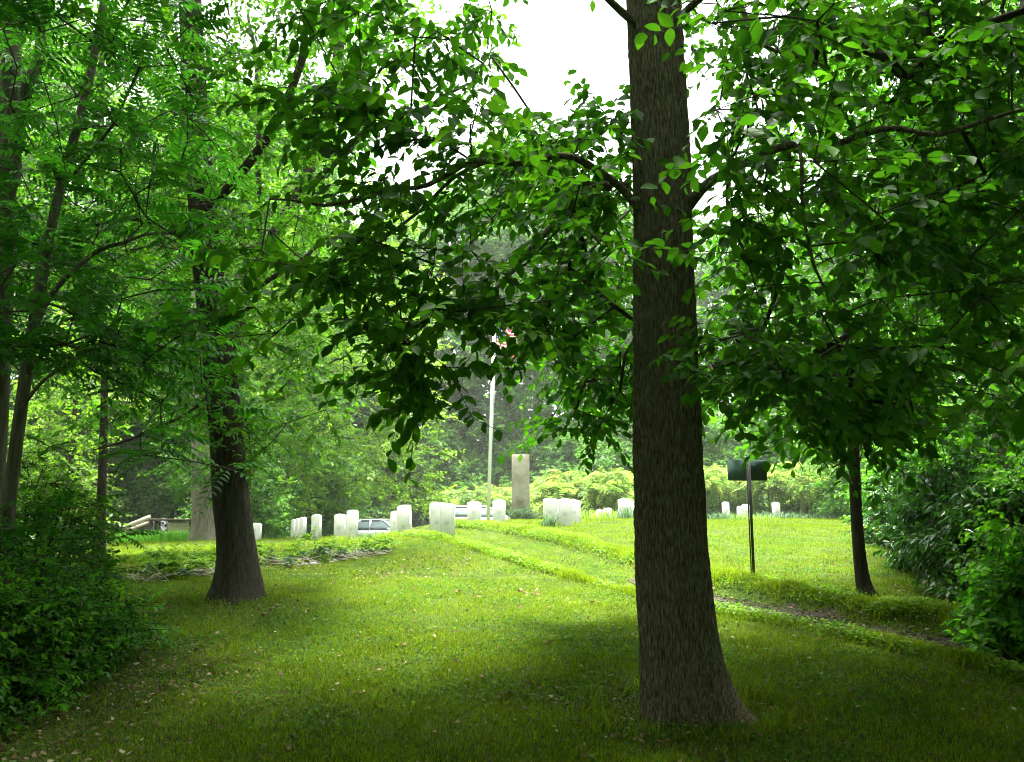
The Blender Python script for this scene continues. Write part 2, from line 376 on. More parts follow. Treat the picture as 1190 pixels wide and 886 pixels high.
def grow(skel, targets, r, seg=.35, up=.25):
    """attach every target to the nearest point already grown; returns nodes, parents, index of each target"""
    pts = [np.array(p) for p in skel]; n0 = len(pts)
    par = [-1] * n0
    P = np.zeros((n0 + len(targets) * 14 + 10, 3)); P[:n0] = skel; n = n0
    cen = np.mean(skel, 0)
    order = np.argsort(np.min(np.linalg.norm(targets[:, None] - np.asarray(skel)[None, ::3], axis=2), axis=1))
    tid = np.zeros(len(targets), int)
    for i in order:
        t = targets[i]
        dv = t - P[:n]; d = np.linalg.norm(dv, axis=1)
        j = int(np.argmin(d * (1 + .25 * (dv[:, 2] < -.2 * d))))
        a = P[j]; k = int(np.clip(d[j] / seg, 1, 12))
        mid = (a + t) / 2 + UP * up * d[j] * .35 + r.normal(0, .09, 3) * d[j]
        pj = j
        for q in range(1, k + 1):
            s = q / k; P[n] = a * (1 - s) ** 2 + mid * 2 * s * (1 - s) + t * s * s
            if q < k: P[n] += r.normal(0, .018, 3)
            par.append(pj); pj = n; n += 1
        tid[i] = n - 1
    return P[:n], par, tid
def branch_mesh(mb, P, par, n0, r_tip=.006, expo=2.3, rmax=.12):
    n = len(P); rad = np.zeros(n); acc = np.zeros(n); kids = [[] for _ in range(n)]
    for i in range(n0, n): kids[par[i]].append(i)
    for i in range(n - 1, n0 - 1, -1):
        rad[i] = r_tip if acc[i] == 0 else min(acc[i] ** (1 / expo), rmax)
        acc[par[i]] += rad[i] ** expo
    starts = [(par[i], i) for i in range(n0, n) if par[i] < n0]
    while starts:
        p, i = starts.pop()
        ch = [p, i]; rr = [rad[i], rad[i]]
        while kids[i]:
            ks = sorted(kids[i], key=lambda q: -rad[q])
            for q in ks[1:]: starts.append((i, q))
            i = ks[0]; ch.append(i); rr.append(rad[i])
        mb.tube(P[ch], rr, 6 if rr[0] > .02 else 4, cap=False)
def twigs(mb, tw, r0=.004):
    a, b = tw; n = len(a)
    d = nrm(b - a); u = nrm(np.cross(d, UP + .01)); v = np.cross(d, u)
    an = np.array([0, 2.094, 4.189])
    ring = np.cos(an)[None, :, None] * u[:, None] + np.sin(an)[None, :, None] * v[:, None]
    V = np.stack([a[:, None] + ring * r0, b[:, None] + ring * r0 * .5], 1).reshape(-1, 3)
    idx = (np.arange(n) * 6)[:, None, None] + np.array([[0, 1, 4, 3], [1, 2, 5, 4], [2, 0, 3, 5]])[None] + mb.n
    mb.v.append(V); mb.f.extend(idx.ravel().tolist()); mb.z.extend([4] * (3 * n)); mb.n += len(V)
def trunk_mesh(pts, radii, k=40, step=.05, flare=.6, fh=.35, lobes=4, amp=.10, ridge=0.0, seed=0, lean=None):
    """swept trunk with root flare and furrowed bark"""
    pts = np.asarray(pts, float); s = np.r_[0, np.cumsum(np.linalg.norm(np.diff(pts, axis=0), axis=1))]
    n = max(8, int(s[-1] / step))
    C_, rad = resample(pts, n, radii)
    z = np.linspace(0, s[-1], n)
    a = np.arange(k) / k * 2 * math.pi
    A, Z = np.meshgrid(a, z)
    per = 8 / (2 * math.pi)
    lob = np.maximum(0, np.cos(lobes * A + seed) * .6 + .25 * np.cos((lobes + 3) * A + 2 * seed) + .35)
    rr = rad[:, None] * (1 + flare * np.exp(-Z / fh) * (.55 + lob) + amp * .35 * np.cos(3 * A + seed + Z * .2) * .5 + amp * (vnoise(A * per * 1. + seed * 7, Z * 1.4) - .5) * np.where(A > 6.0, .3, 1))
    if ridge:
        nr = max(14, int(2 * math.pi * np.mean(rad) / .021))
        ph = A * nr + 2.2 * np.sin(Z * 9 + seed) * vnoise(Z * 3, A * 0 + seed) + 5 * (vnoise(np.cos(A) * 3 + 20 + seed, Z * 3.2 + np.sin(A) * 3) - .5) * 2
        rg = np.abs(np.sin(ph * .5)) ** .7
        brk = vnoise(np.cos(A) * 8 + 60, Z * 11 + np.sin(A) * 8)
        rr = rr + ridge * (rg * (.35 + 1.0 * brk) - .5) + ridge * .5 * (vnoise(np.cos(A) * 14 + 90, Z * 26 + np.sin(A) * 14) - .5)
    V = np.stack([C_[:, 0, None] + rr * np.cos(A), C_[:, 1, None] + rr * np.sin(A), C_[:, 2, None] + 0 * A], -1)
    if lean is not None:   # the flare creeps out to one side
        V[..., :2] += (np.exp(-Z / fh) ** 1.0)[..., None] * np.asarray(lean)
    mb = MB(); mb.grid(V); return mb, C_
def tree(name, label, cat, tpts, trad, targets, leaf, leafargs, lmat, bark, limbs=(), group=None, hi=True, k=24, step=.12, flare=.5, fh=.35, ridge=0, seed=0, r=None,
         gap=True, lean=None, r_tip=.006, twg=True, seg=.35, skel_from=.25, axis=None, trunk_label=None, lobes=4, foliage='crown', rmax=.12):
    r = r or rng
    loc = np.asarray(tpts[0], float)
    tp = np.asarray(tpts, float) - loc
    root = empty(name, loc, label, cat, group)
    mb, Cn = trunk_mesh(tp, trad, k, step, flare, fh, lobes, .10, ridge, seed, lean)
    mb.build('trunk', bark, root, smooth=True)
    skel = [resample(tp[:], 60)[int(60 * skel_from):]]
    for lp, lr in limbs:
        lp = np.asarray(lp) - loc
        q, qr = resample(lp, max(10, int(np.linalg.norm(np.diff(lp, axis=0), axis=1).sum() / .12)), lr)
        q = q + np.c_[vnoise(np.arange(len(q)) * .35, q[:, 0] * 0 + seed), vnoise(np.arange(len(q)) * .35, q[:, 0] * 0 + 9 + seed), vnoise(np.arange(len(q)) * .35, q[:, 0] * 0 + 19 + seed)] * .07 - .035
        m2 = MB(); m2.tube(q, qr, 10); m2.build('limb', bark, root, smooth=True)
        skel.append(q)
    skel = np.concatenate(skel)
    if gap and len(targets): targets = targets[~sky_gap(targets)]
    tg = targets - loc
    P, par, tid = grow(skel, tg, r, seg)
    bm_ = MB(); branch_mesh(bm_, P, par, len(skel), r_tip, rmax=rmax)
    ax = np.interp(tg[:, 2], tp[:, 2], tp[:, 0]), np.interp(tg[:, 2], tp[:, 2], tp[:, 1])
    out = tg - np.c_[ax[0], ax[1], tg[:, 2] - .3]
    out = nrm(out)
    fn = frond_leaves if leaf == 'frond' else twig_leaves
    arr, tw = fn(tg, out, r, **leafargs)
    if gap:
        ok = ~sky_gap(arr[0] + loc, .75); arr = [q[ok] for q in arr]
    if twg: twigs(bm_, tw)
    if bm_.n: bm_.build('branches', M['twig'], root, smooth=True)
    me = leaves_mesh(foliage, *arr, hi=hi)
    link(foliage, me, lmat, root)
    return root

# ================================================================== GROUND
def lin(a, b, st): return np.linspace(a, b, int((b - a) / st) + 1)
gx = np.r_[-900, -500, -250, -120, -70, -45, lin(-30, -12.6, .5), lin(-12.4, -6.2, .2), lin(-6, 9, .085), lin(9.2, 18, .2), lin(18.5, 30, .5), 45, 70, 120, 250, 500, 900]
gy = np.r_[-900, -400, -150, -70, -40, lin(-20, 3.5, .5), lin(3.8, 16, .085), lin(16.1, 26, .11), lin(26.3, 42, .3), lin(43, 70, 1), 80, 95, 120, 200, 400, 900]
GX, GY = np.meshgrid(gx, gy); GZ = h(GX, GY)
gi = np.arange(GX.size).reshape(GX.shape)
gq = np.stack([gi[:-1, :-1], gi[:-1, 1:], gi[1:, 1:], gi[1:, :-1]], -1).reshape(-1, 4)
g = link('ground', mesh_np('ground', np.stack([GX, GY, GZ], -1).reshape(-1, 3), gq.ravel(), np.full(len(gq), 4), smooth=True), M['soil'])
tag(g, kind='structure')
# bare gravel of the cart track where the mower has worn it
_n = 260
_i = np.linspace(88, len(ROAD) - 1, _n)
rc = np.stack([np.interp(_i, np.arange(len(ROAD)), ROAD[:, q]) for q in (0, 1)], 1)
rt = nrm(np.gradient(rc, axis=0)); rn = np.c_[-rt[:, 1], rt[:, 0]]
rows = []
for k in range(_n):
    tw_ = min(1, k / 60)
    hw = (.08 + .27 * tw_) * (1 + .5 * (vnoise(k * .13, 3.) - .5)); off = .12 + .25 * (vnoise(k * .06, 8.) - .5)
    u = np.linspace(-hw, hw, 13) + off
    xy = rc[k] + rn[k] * u[:, None]
    rows.append(np.c_[xy, h(xy[:, 0], xy[:, 1]) + .012 + .02 * vnoise(xy[:, 0] * 9, xy[:, 1] * 9) * (1 - np.abs(np.linspace(-1, 1, 13)) ** 2)])
pm = MB(); pm.grid(np.array(rows), closed_u=False)
tag(pm.build('path', M['gravel'], smooth=True), kind='structure')
def in_path(x, y):
    d, hw, sd, al = road_d(x, y)
    return (al > 90) & (d < .16 + .3 * (vnoise(x * 4, y * 4) - .5))

# ------------------------------------------------------------------ grass
def in_view(x, y, m=.6): return np.abs(x) < y * .625 + m
def sample_lawn(n, y0, y1, pw, r):
    u = r.random(n); e = 2 - pw
    y = (y0 ** e + u * (y1 ** e - y0 ** e)) ** (1 / e)
    x = r.uniform(-1, 1, n) * (y * .625 + .6)
    return x, y
BED = np.array([at(168, 683, 11.9), at(250, 672, 13.0), at(330, 664, 14.0), at(400, 658, 15.0), at(452, 652, 15.6)])[:, :2]
def bed_d(x, y):
    q = resample(BED, 60); b = np.full(np.shape(x), 1e9)
    for p in q: b = np.minimum(b, np.hypot(x - p[0], (y - p[1])))
    return b
def bare(x, y):
    """thin spots: under the big tree, along the left shrubs, by the main trunk"""
    b = np.exp(-(((x - .75) / .75) ** 2 + ((y - 6.75) / .28) ** 2)) * .9
    b = np.maximum(b, np.exp(-np.hypot(x - 1.25, y - 6.2) ** 2 / .35) * .8)
    b = np.maximum(b, sstep(-1.9, -3.0, x + .25 * (y - 5.5) * .3) * sstep(9.5, 7.5, y) * .75)
    b = np.maximum(b, np.exp(-np.hypot(x + 3.4, y - 11) ** 2 / .5) * .4)
    return b
def blade_mesh(name, x, y, z, hgt, wid, r, five=True, bend=.5):
    n = len(x); an = r.uniform(0, 2 * math.pi, n)
    ld = np.c_[np.cos(an), np.sin(an)] * (hgt * r.uniform(.1, bend * 1.6, n))[:, None]
    a2 = an + r.uniform(.8, 2.3, n); wd = np.c_[np.cos(a2), np.sin(a2)] * (wid * .5)[:, None]
    b = np.c_[x, y, z - .006]
    o3 = lambda xy, zz: np.c_[xy, zz]
    tp = b + o3(ld, hgt * r.uniform(.7, 1, n))
    tint = np.clip(r.normal(.52, .17, n) - .35 * (r.random(n) < .05), 0, 1)
    if five:
        md = b + o3(ld * .35, hgt * .6)
        V = np.stack([b - o3(wd, 0 * x), b + o3(wd, 0 * x), md + o3(wd * .8, 0 * x), md - o3(wd * .8, 0 * x), tp], 1).reshape(-1, 3)
        i0 = (np.arange(n) * 5)[:, None]
        f = np.concatenate([i0 + [[0, 1, 2, 3]], i0 + [[3, 2, 4]]], 1).ravel()
        sz = np.tile([4, 3], n); ti = np.repeat(tint, 2)
    else:
        V = np.stack([b - o3(wd, 0 * x), b + o3(wd, 0 * x), tp], 1).reshape(-1, 3)
        f = np.arange(3 * n); sz = np.full(n, 3); ti = tint
    return mesh_np(name, V, f, sz, ti)
def lawn(name, n, y0, y1, pw, hl, wl, five, r):
    x, y = sample_lawn(n, y0, y1, pw, r)
    cl = vnoise(x * 2.2, y * 2.2) * .6 + vnoise(x * 7, y * 7) * .4
    keep = ~in_path(x, y) & (r.random(n) > bare(x, y)) & (r.random(n) < .45 + .9 * cl)
    x, y, cl = x[keep], y[keep], cl[keep]
    hg = r.uniform(*hl, len(x)) * (.6 + .8 * cl)
    o = link(name, blade_mesh(name, x, y, h(x, y), hg, r.uniform(*wl, len(x)), r, five), M['blade'])
    tag(o, kind='stuff'); return o
rg_ = np.random.default_rng(21)
o = lawn('lawn_grass', 420000, 4.4, 12.5, 1.0, (.025, .055), (.004, .0075), True, rg_); tag(o, 'mown green lawn of short blades between the trees', 'grass')
o = lawn('hilltop_lawn', 330000, 12.5, 34, 1.3, (.03, .07), (.009, .018), False, rg_); tag(o, 'bright yellow green mown grass on the sunny hilltop', 'grass')
# tall rough grass on the two edges of the track
def verge(name, side, lo, hi_, n, hl, label, r):
    i = r.uniform(2, len(ROAD) - 2, n); k = i.astype(int)
    p = ROAD[k] + (ROAD[k + 1] - ROAD[k]) * (i - k)[:, None]; t = nrm(ROAD[k + 1] - ROAD[k]); nn = np.c_[-t[:, 1], t[:, 0]] * side
    off = ROAD_W[k] + lo + (hi_ - lo) * np.clip(r.normal(.5, .25, n), -.2, 1.3)
    p = p + nn * off[:, None]
    x, y = p[:, 0], p[:, 1]; m = in_view(x, y, 1) & (r.random(n) < np.clip(1.6 - y / 16, .35, 1) * (.4 + vnoise(x * 3, y * 3)))
    x, y = x[m], y[m]
    hg = r.uniform(*hl, len(x)) * (.35 + 1.3 * vnoise(x * 2.5, y * 2.5))
    o = link(name, blade_mesh(name, x, y, h(x, y), hg, r.uniform(.006, .012, len(x)), r, True, .8), M['blade'])
    return tag(o, label, 'grass', kind='stuff')
_d0 = ROAD[80] + nrm(ROAD[81] - ROAD[80]) @ np.array([[0, 1], [-1, 0]])
verge('near_verge', -1, -.10, .26, 46000, (.045, .11), 'rough tall grass along the near edge of the cart track', rg_)
verge('far_verge', 1, -.12, .34, 56000, (.05, .14), 'rough tall grass along the far edge of the cart track', rg_)
# clover and broad weeds in the turf
def flat_leaves(name, n, y0, y1, pw, L, mat, label, cat, dens, r, lift=(.004, .04), tilt=.5):
    x, y = sample_lawn(n, y0, y1, pw, r)
    m = (r.random(n) < dens(x, y)) & ~(in_path(x, y) & (r.random(n) < .8)); x, y = x[m], y[m]; n = len(x)
    P = np.c_[x, y, h(x, y) + r.uniform(*lift, n)]; a = r.uniform(0, 2 * math.pi, n)
    A = np.c_[np.cos(a), np.sin(a), r.normal(0, .3, n)]; N = UP + r.normal(0, tilt, (n, 3)); Ln = r.uniform(*L, n)
    o = link(name, leaves_mesh(name, P, A, N, Ln, Ln * r.uniform(.5, .95, n), tints(n, r), hi=False), mat)
    return tag(o, label, cat, kind='stuff')
flat_leaves('clover', 170000, 4.4, 18, 1.0, (.014, .04), M['clover'], 'small clover and weed leaves low in the lawn', 'clover', lambda x, y: np.clip(vnoise(x * 1.6 + 7, y * 1.6) * 1.8 - .55, .05, 1), rg_)
flat_leaves('fallen_leaves', 30000, 4.3, 15, .6, (.018, .055), M['litter'], 'brown and pale dead leaves scattered on the lawn', 'leaf litter', lambda x, y: np.clip(.10 + bare(x, y) * 1.2 + .5 * sstep(.55, .8, vnoise(x * .8, y * .8 + 70)), 0, 1), rg_, (.01, .05))
flat_leaves('yellow_fallen_leaves', 1500, 4.3, 13, .6, (.02, .05), M['leaf_yellow'], 'small yellow fallen leaves dotted on the grass', 'leaf litter', lambda x, y: .3 + 0 * x, rg_, (.03, .06))
def verge_weeds(name, side, lo, hi_, n, label, r):
    i = r.uniform(2, len(ROAD) - 2, n); k = i.astype(int)
    p = ROAD[k] + (ROAD[k + 1] - ROAD[k]) * (i - k)[:, None]; t = nrm(ROAD[k + 1] - ROAD[k]); nn = np.c_[-t[:, 1], t[:, 0]] * side
    p = p + nn * (ROAD_W[k] + r.uniform(lo, hi_, n))[:, None]; x, y = p[:, 0], p[:, 1]
    m = in_view(x, y, 1) & (r.random(n) < (vnoise(x * 2.1 + 5, y * 2.1) * 1.6 - .3)); x, y = x[m], y[m]; n = len(x)
    P = np.c_[x, y, h(x, y) + r.uniform(.01, .10, n) * (.4 + vnoise(x * 2.1 + 5, y * 2.1))]; a = r.uniform(0, 6.283, n)
    Ln = r.uniform(.018, .048, n)
    o = link(name, leaves_mesh(name, P, np.c_[np.cos(a), np.sin(a), r.normal(.1, .4, n)], UP + r.normal(0, .5, (n, 3)), Ln, Ln * r.uniform(.5, .9, n), tints(n, r), hi=False), M['leaf_yellow'])
    tag(o, label, 'weeds', kind='stuff')
verge_weeds('near_verge_weeds', -1, -.12, .30, 26000, 'broad leaved weeds in the near edge of the cart track', rg_)
verge_weeds('far_verge_weeds', 1, -.15, .40, 34000, 'broad leaved weeds in the far edge of the cart track', rg_)
# stones of the worn track
def track_stones(r, n=2600):
    i = r.uniform(92, len(ROAD) - 3, n); k = i.astype(int); t = nrm(ROAD[k + 1] - ROAD[k]); nn = np.c_[-t[:, 1], t[:, 0]]
    p = ROAD[k] + (ROAD[k + 1] - ROAD[k]) * (i - k)[:, None] + nn * (r.normal(.12, .17, n))[:, None]
    base = np.array([(1, 0, 0), (-1, 0, 0), (0, 1, 0), (0, -1, 0), (0, 0, 1), (0, 0, -.4)])
    s = r.uniform(.008, .028, n) * np.where(r.random(n) < .06, 1.8, 1)
    V = base[None] * (s[:, None] * r.uniform(.6, 1.2, (n, 3)))[:, None] * np.array([1, 1, .6]) + r.normal(0, .12, (n, 6, 3)) * s[:, None, None]
    V = V + np.c_[p, h(p[:, 0], p[:, 1]) + .02][:, None]
    f = np.array([[0, 2, 4], [2, 1, 4], [1, 3, 4], [3, 0, 4], [2, 0, 5], [1, 2, 5], [3, 1, 5], [0, 3, 5]])
    fl = (f[None] + (np.arange(n) * 6)[:, None, None]).ravel()
    o = link('track_stones', mesh_np('track_stones', V.reshape(-1, 3), fl, np.full(n * 8, 3)), M['gravel'])
    tag(o, 'loose grey gravel on the worn cart track', 'gravel', kind='stuff')
track_stones(rg_)

# ================================================================== GRAVES
def headstone_mesh(w_, t, hh, r):
    rise = .035; a = np.linspace(0, 1, 9)
    prof = [(-w_ / 2, -.15), (w_ / 2, -.15)] + [(w_ / 2 - w_ * q, hh - rise + rise * (1 - (2 * q - 1) ** 2)) for q in a]
    prof = np.array(prof); cen = np.array([0, hh / 2])
    rows = []
    for yy, k in ((-t / 2, .010), (-t / 2 + .003, .004), (-t / 2 + .010, 0), (t / 2 - .010, 0), (t / 2 - .003, .004), (t / 2, .010)):
        sc = np.array([(w_ / 2 - k) / (w_ / 2), (hh / 2 - k) / (hh / 2)])
        q = (prof - cen) * sc + cen
        rows.append(np.c_[q[:, 0], np.full(len(q), yy), q[:, 1]])
    mb = MB(); mb.grid(np.array(rows)); return mb.mesh('headstone')
rs = np.random.default_rng(5)
# px centre, py top, distance, turn in degrees, lean in degrees, width, label
STONES = [
 (298, 608, 24.5, -14, 0, .33, 'grey rounded headstone close beside the dark ivy trunk, leftmost of all the graves'),
 (342, 603.5, 25.5, -62, 1, .33, 'thin edge of a pale headstone, first in the tight row of three'),
 (347, 602.5, 24.9, -62, 0, .33, 'middle slab of the tight row of three pale headstones'),
 (352.5, 601, 24.3, -58, 0, .33, 'last and highest slab of the tight row of three pale headstones'),
 (368.5, 598, 24, -38, 0, .33, 'narrow headstone with bright right edge, alone between the tight row and the silver car'),
 (395.5, 597.5, 23.8, -24, 0, .33, 'squat grey faced headstone, left one of the pair nearest the silver car'),
 (409.5, 593, 23.2, -30, 0, .33, 'taller headstone overlapping its squat neighbour just left of the silver car'),
 (460, 594, 24, -25, 0, .30, 'sliver of a headstone showing behind the tilted one'),
 (471.5, 587, 21, -28, -4, .36, 'leaning headstone with thick bright right side at the front bonnet of the silver car'),
 (507.5, 583.8, 20.7, 14, 0, .33, 'headstone half hidden behind the big pale one at the head of the track'),
 (520, 585, 19.6, -6, 0, .335, 'largest square topped pale headstone at the head of the cart track'),
 (551, 583, 21.3, -6, 0, .335, 'white headstone left of the flagpole foot in front of the white car'),
 (580, 581, 21.8, 4, 0, .32, 'narrow white headstone between the flagpole foot and the stone monument'),
 (639.5, 579, 21.5, 3, 0, .34, 'white headstone with an iris clump at its foot, right of the monument'),
 (656.5, 579.5, 20.6, 8, 0, .34, 'broad white headstone touching the one with the iris clump'),
 (667, 581, 21.8, 8, 0, .33, 'white headstone mostly covered by the broad one before it'),
 (696.5, 592.5, 29, 30, 2, .25, 'tiny far headstone low in the weeds, first of the two small ones'),
 (707, 590.5, 28, 30, -3, .28, 'small far headstone low in the weeds, second of the two small ones'),
 (726, 579.5, 25.5, 10, 0, .36, 'wide white headstone above a grass tuft just left of the big trunk'),
 (736.5, 582.5, 26.2, 10, 0, .34, 'white headstone half hidden at the left edge of the big trunk'),
 (844, 583.5, 27.5, 48, 0, .30, 'slim white headstone nearest the right side of the big trunk'),
 (861.5, 588.5, 27.5, 35, 4, .33, 'slightly leaning white headstone directly left of the sign post'),
 (867, 586.5, 28.2, 35, 0, .30, 'headstone peeping out behind the leaning one at the sign post'),
 (902.5, 584, 29.5, 38, 0, .33, 'white headstone with grey right face between the sign post and the slim tree'),
 (969, 590, 31, 45, 0, .30, 'small headstone just left of the slim dark tree, rightmost of all the graves'),
]
for px, py, Y, rz, ln, w_, lab in STONES:
    p = stand(px, Y); top = at(px, py, Y)[2]; hh = max(.35, top - p[2])
    o = link('headstone', headstone_mesh(w_, .11, hh, rs), M['marble'])
    o.location = p; o.rotation_euler = (R(rs.normal(0, 1)), R(ln), R(rz))
    tag(o, lab, 'headstone', 'white marble headstones of the burial plot')
    print('stone', px, Y, round(hh, 2))
_px = [(stand(q[0], q[2])[:2], .30, 90) for q in STONES] + [(np.array([1.27, 6.42]), .62, 900), (np.array([-3.45, 10.95]), .5, 500), (np.array([4.43, 11.0]), .17, 160), (np.array([3.28, 12.0]), .08, 60)]
_xy = []
for c_, rr_, n_ in _px:
    a = rg_.uniform(0, 6.283, n_); q = rr_ * (1 + np.abs(rg_.normal(0, .22, n_))) if rr_ > .35 else rr_ * rg_.uniform(.3, 1.3, n_)
    _xy.append(np.c_[c_[0] + np.cos(a) * q, c_[1] + np.sin(a) * q * .8])
_xy = np.concatenate(_xy); n_ = len(_xy)
o = link('untrimmed_grass', blade_mesh('untrimmed_grass', _xy[:, 0], _xy[:, 1], h(_xy[:, 0], _xy[:, 1]), rg_.uniform(.05, .16, n_), rg_.uniform(.005, .012, n_), rg_, True, .8), M['blade'])
tag(o, 'longer grass the mower missed round the headstones and trunks', 'grass', kind='stuff')
# monument
M['buff'] = simple('buff', [(.30, (.13, .115, .085)), (.43, (.27, .25, .19)), (.55, (.34, .32, .25)), (.8, (.42, .40, .33))], 2.2, .85, .4, .2, bscale=40, detail=9)
p = stand(605, 27); hh = at(605, 529, 27)[2] - p[2]
mb = MB()
mr = []
for zz, ww in ((-.2, .285), (hh * .3, .28), (hh * .7, .272), (hh - .012, .268), (hh, .258)):
    b = .012; dd = .19
    mr.append(np.array([(-ww + b, -dd, zz), (ww - b, -dd, zz), (ww, -dd + b, zz), (ww, dd - b, zz), (ww - b, dd, zz), (-ww + b, dd, zz), (-ww, dd - b, zz), (-ww, -dd + b, zz)]))
mb.grid(np.array(mr)); o = mb.build('stone_monument', M['buff'], loc=p); o.rotation_euler[2] = R(2)
tag(o, 'tall buff stone slab monument with a weathered stain, among the headstones', 'monument')

# flagpole and flag
M['pole'] = simple('pole', [(.3, (.82, .82, .86)), (.7, (.87, .87, .90))], 3, .3, 0, .8)
M['brass'] = simple('brass', [(.3, (.5, .38, .12)), (.7, (.6, .46, .18))], 3, .3, 0, .5, 1.0)
pb = stand(567, 25); ptop = at(574.5, 374, 25)
fr = empty('flagpole', pb, 'slim white flagpole standing behind the headstones', 'flagpole')
tv = ptop - pb
mb = MB(); mb.tube([(0, 0, -.2), tv * .5, tv], [.055, .048, .036], 16); mb.build('pole', M['pole'], fr, smooth=True)
mb = MB(); th = np.linspace(0, math.pi, 9)
mb.tube([tv + np.array([0, 0, .01 + .07 * (1 - math.cos(q))]) for q in th], [.07 * math.sin(q) + .001 for q in th], 14); mb.build('finial', M['brass'], fr, smooth=True)
mb = MB(); mb.tube([(.075, -.02, 1.2), tv * .6 + [.07, -.02, 0], tv * .985 + [.05, -.02, 0]], .006, 5); mb.box((.06, -.02, 1.2), (.04, .03, .16)); mb.build('halyard', M['pole'], fr)
def flag_mat():
    m, n, out = new_mat('flag_cloth'); L = n.links.new
    uv = n.nodes.new('ShaderNodeAttribute'); uv.attribute_name = 'cloth'; sx = n.nodes.new('ShaderNodeSeparateXYZ'); L(uv.outputs['Vector'], sx.inputs[0])
    def mth(op, a, b=None):
        q = n.nodes.new('ShaderNodeMath'); q.operation = op
        for i, v in enumerate((a, b)):
            if v is None: continue
            if isinstance(v, (int, float)): q.inputs[i].default_value = v
            else: L(v, q.inputs[i])
        return q.outputs[0]
    U, V = sx.outputs[0], sx.outputs[1]
    stripe = mth('LESS_THAN', mth('MODULO', mth('MULTIPLY', V, 6.5), 1.0), .5)
    can = mth('MULTIPLY', mth('LESS_THAN', U, .4), mth('GREATER_THAN', V, .4615))
    su = mth('SUBTRACT', mth('MODULO', mth('MULTIPLY', U, 15), 1.0), .5); sv = mth('SUBTRACT', mth('MODULO', mth('MULTIPLY', V, 10), 1.0), .5)
    star = mth('LESS_THAN', mth('ADD', mth('MULTIPLY', su, su), mth('MULTIPLY', sv, sv)), .06)
    def mixc(f, a, b):
        q = n.nodes.new('ShaderNodeMix'); q.data_type = 'RGBA'; L(f, q.inputs[0])
        for i, v in ((6, a), (7, b)):
            if isinstance(v, tuple): q.inputs[i].default_value = (*v, 1)
            else: L(v, q.inputs[i])
        return q.outputs[2]
    c = mixc(can, mixc(stripe, (.8, .8, .8), (.58, .12, .14)), mixc(star, (.02, .03, .14), (.8, .8, .8)))
    d = n.nodes.new('ShaderNodeBsdfDiffuse'); t = n.nodes.new('ShaderNodeBsdfTranslucent'); L(c, d.inputs[0]); L(c, t.inputs[0])
    ms = n.nodes.new('ShaderNodeMixShader'); ms.inputs[0].default_value = .4; L(d.outputs[0], ms.inputs[1]); L(t.outputs[0], ms.inputs[2]); L(ms.outputs[0], out.inputs['Surface'])
    return m
nu, nv = 40, 24
U, V = np.meshgrid(np.linspace(0, 1, nu), np.linspace(0, 1, nv))
FX = .05 + .62 * U + .03 * np.sin(U * 14 + V * 2); FY = .10 * np.sin(U * 17 + V * 3) * U ** .5; FZ = -.75 * (1 - V) - .28 * U ** 1.3 * (1 - .25 * V)
fi = np.arange(nu * nv).reshape(nv, nu); fq = np.stack([fi[:-1, :-1], fi[:-1, 1:], fi[1:, 1:], fi[1:, :-1]], -1).reshape(-1, 4)
me = mesh_np('flag', np.stack([FX, FY, FZ], -1).reshape(-1, 3), fq.ravel(), np.full(len(fq), 4), smooth=True)
a = me.attributes.new('cloth', 'FLOAT_VECTOR', 'POINT'); a.data.foreach_set('vector', np.stack([U, V, 0 * U], -1).ravel().astype(np.float32))
o = link('flag', me, flag_mat()); o.location = ptop + np.array([.0, -.02, -.12])
tag(o, 'limp striped red and white flag hanging at the top of the flagpole', 'flag')

# ================================================================== SIGN
M['sign_back'] = simple('sign_back', [(.3, (.032, .07, .056)), (.7, (.045, .092, .072))], 5, .85, .1, .15)
M['post'] = simple('post', [(.3, (.010, .012, .011)), (.7, (.022, .024, .022))], 12, .6, .3, .2, .2)
ps = stand(872, 12.0); pt = at(869.5, 534, 12.0)
sr = empty('small_sign', ps, 'small dark green sign seen from behind on a thin steel post', 'sign')
tv = pt - ps
mb = MB()   # U-channel post
mb.box((0, 0, tv[2] / 2 - .1), (.020, .006, tv[2] + .22)); mb.box((-.0215, .012, tv[2] / 2 - .1), (.012, .026, tv[2] + .22)); mb.box((.0215, .012, tv[2] / 2 - .1), (.012, .026, tv[2] + .22))
o = mb.build('post', M['post'], sr); o.rotation_euler = (0, math.atan2(tv[0], tv[2]), 0)
cz = at(869, 546.5, 12.0); wpx = 46 / F * 12.0 * .99; hpx = 24 / F * 12.0
mb = MB(); cr = .02; ring = []
for cx_, cz_, a0 in ((wpx / 2 - cr, hpx / 2 - cr, 0), (-wpx / 2 + cr, hpx / 2 - cr, 90), (-wpx / 2 + cr, -hpx / 2 + cr, 180), (wpx / 2 - cr, -hpx / 2 + cr, 270)):
    for q in (0, 30, 60, 90): ring.append((cx_ + cr * math.cos(R(a0 + q)), cz_ + cr * math.sin(R(a0 + q))))
ring = np.array(ring)
mb.grid(np.array([np.c_[ring[:, 0], np.full(16, yy), ring[:, 1]] for yy in (.030, .036)])); o = mb.build('panel', M['sign_back'], sr); o.location = cz - ps
for zz in (-.07, .07):
    mb = MB(); mb.tube([(0, -.014, zz), (0, -.004, zz)], .008, 8); o = mb.build('bolt', M['post'], sr); o.location = cz - ps

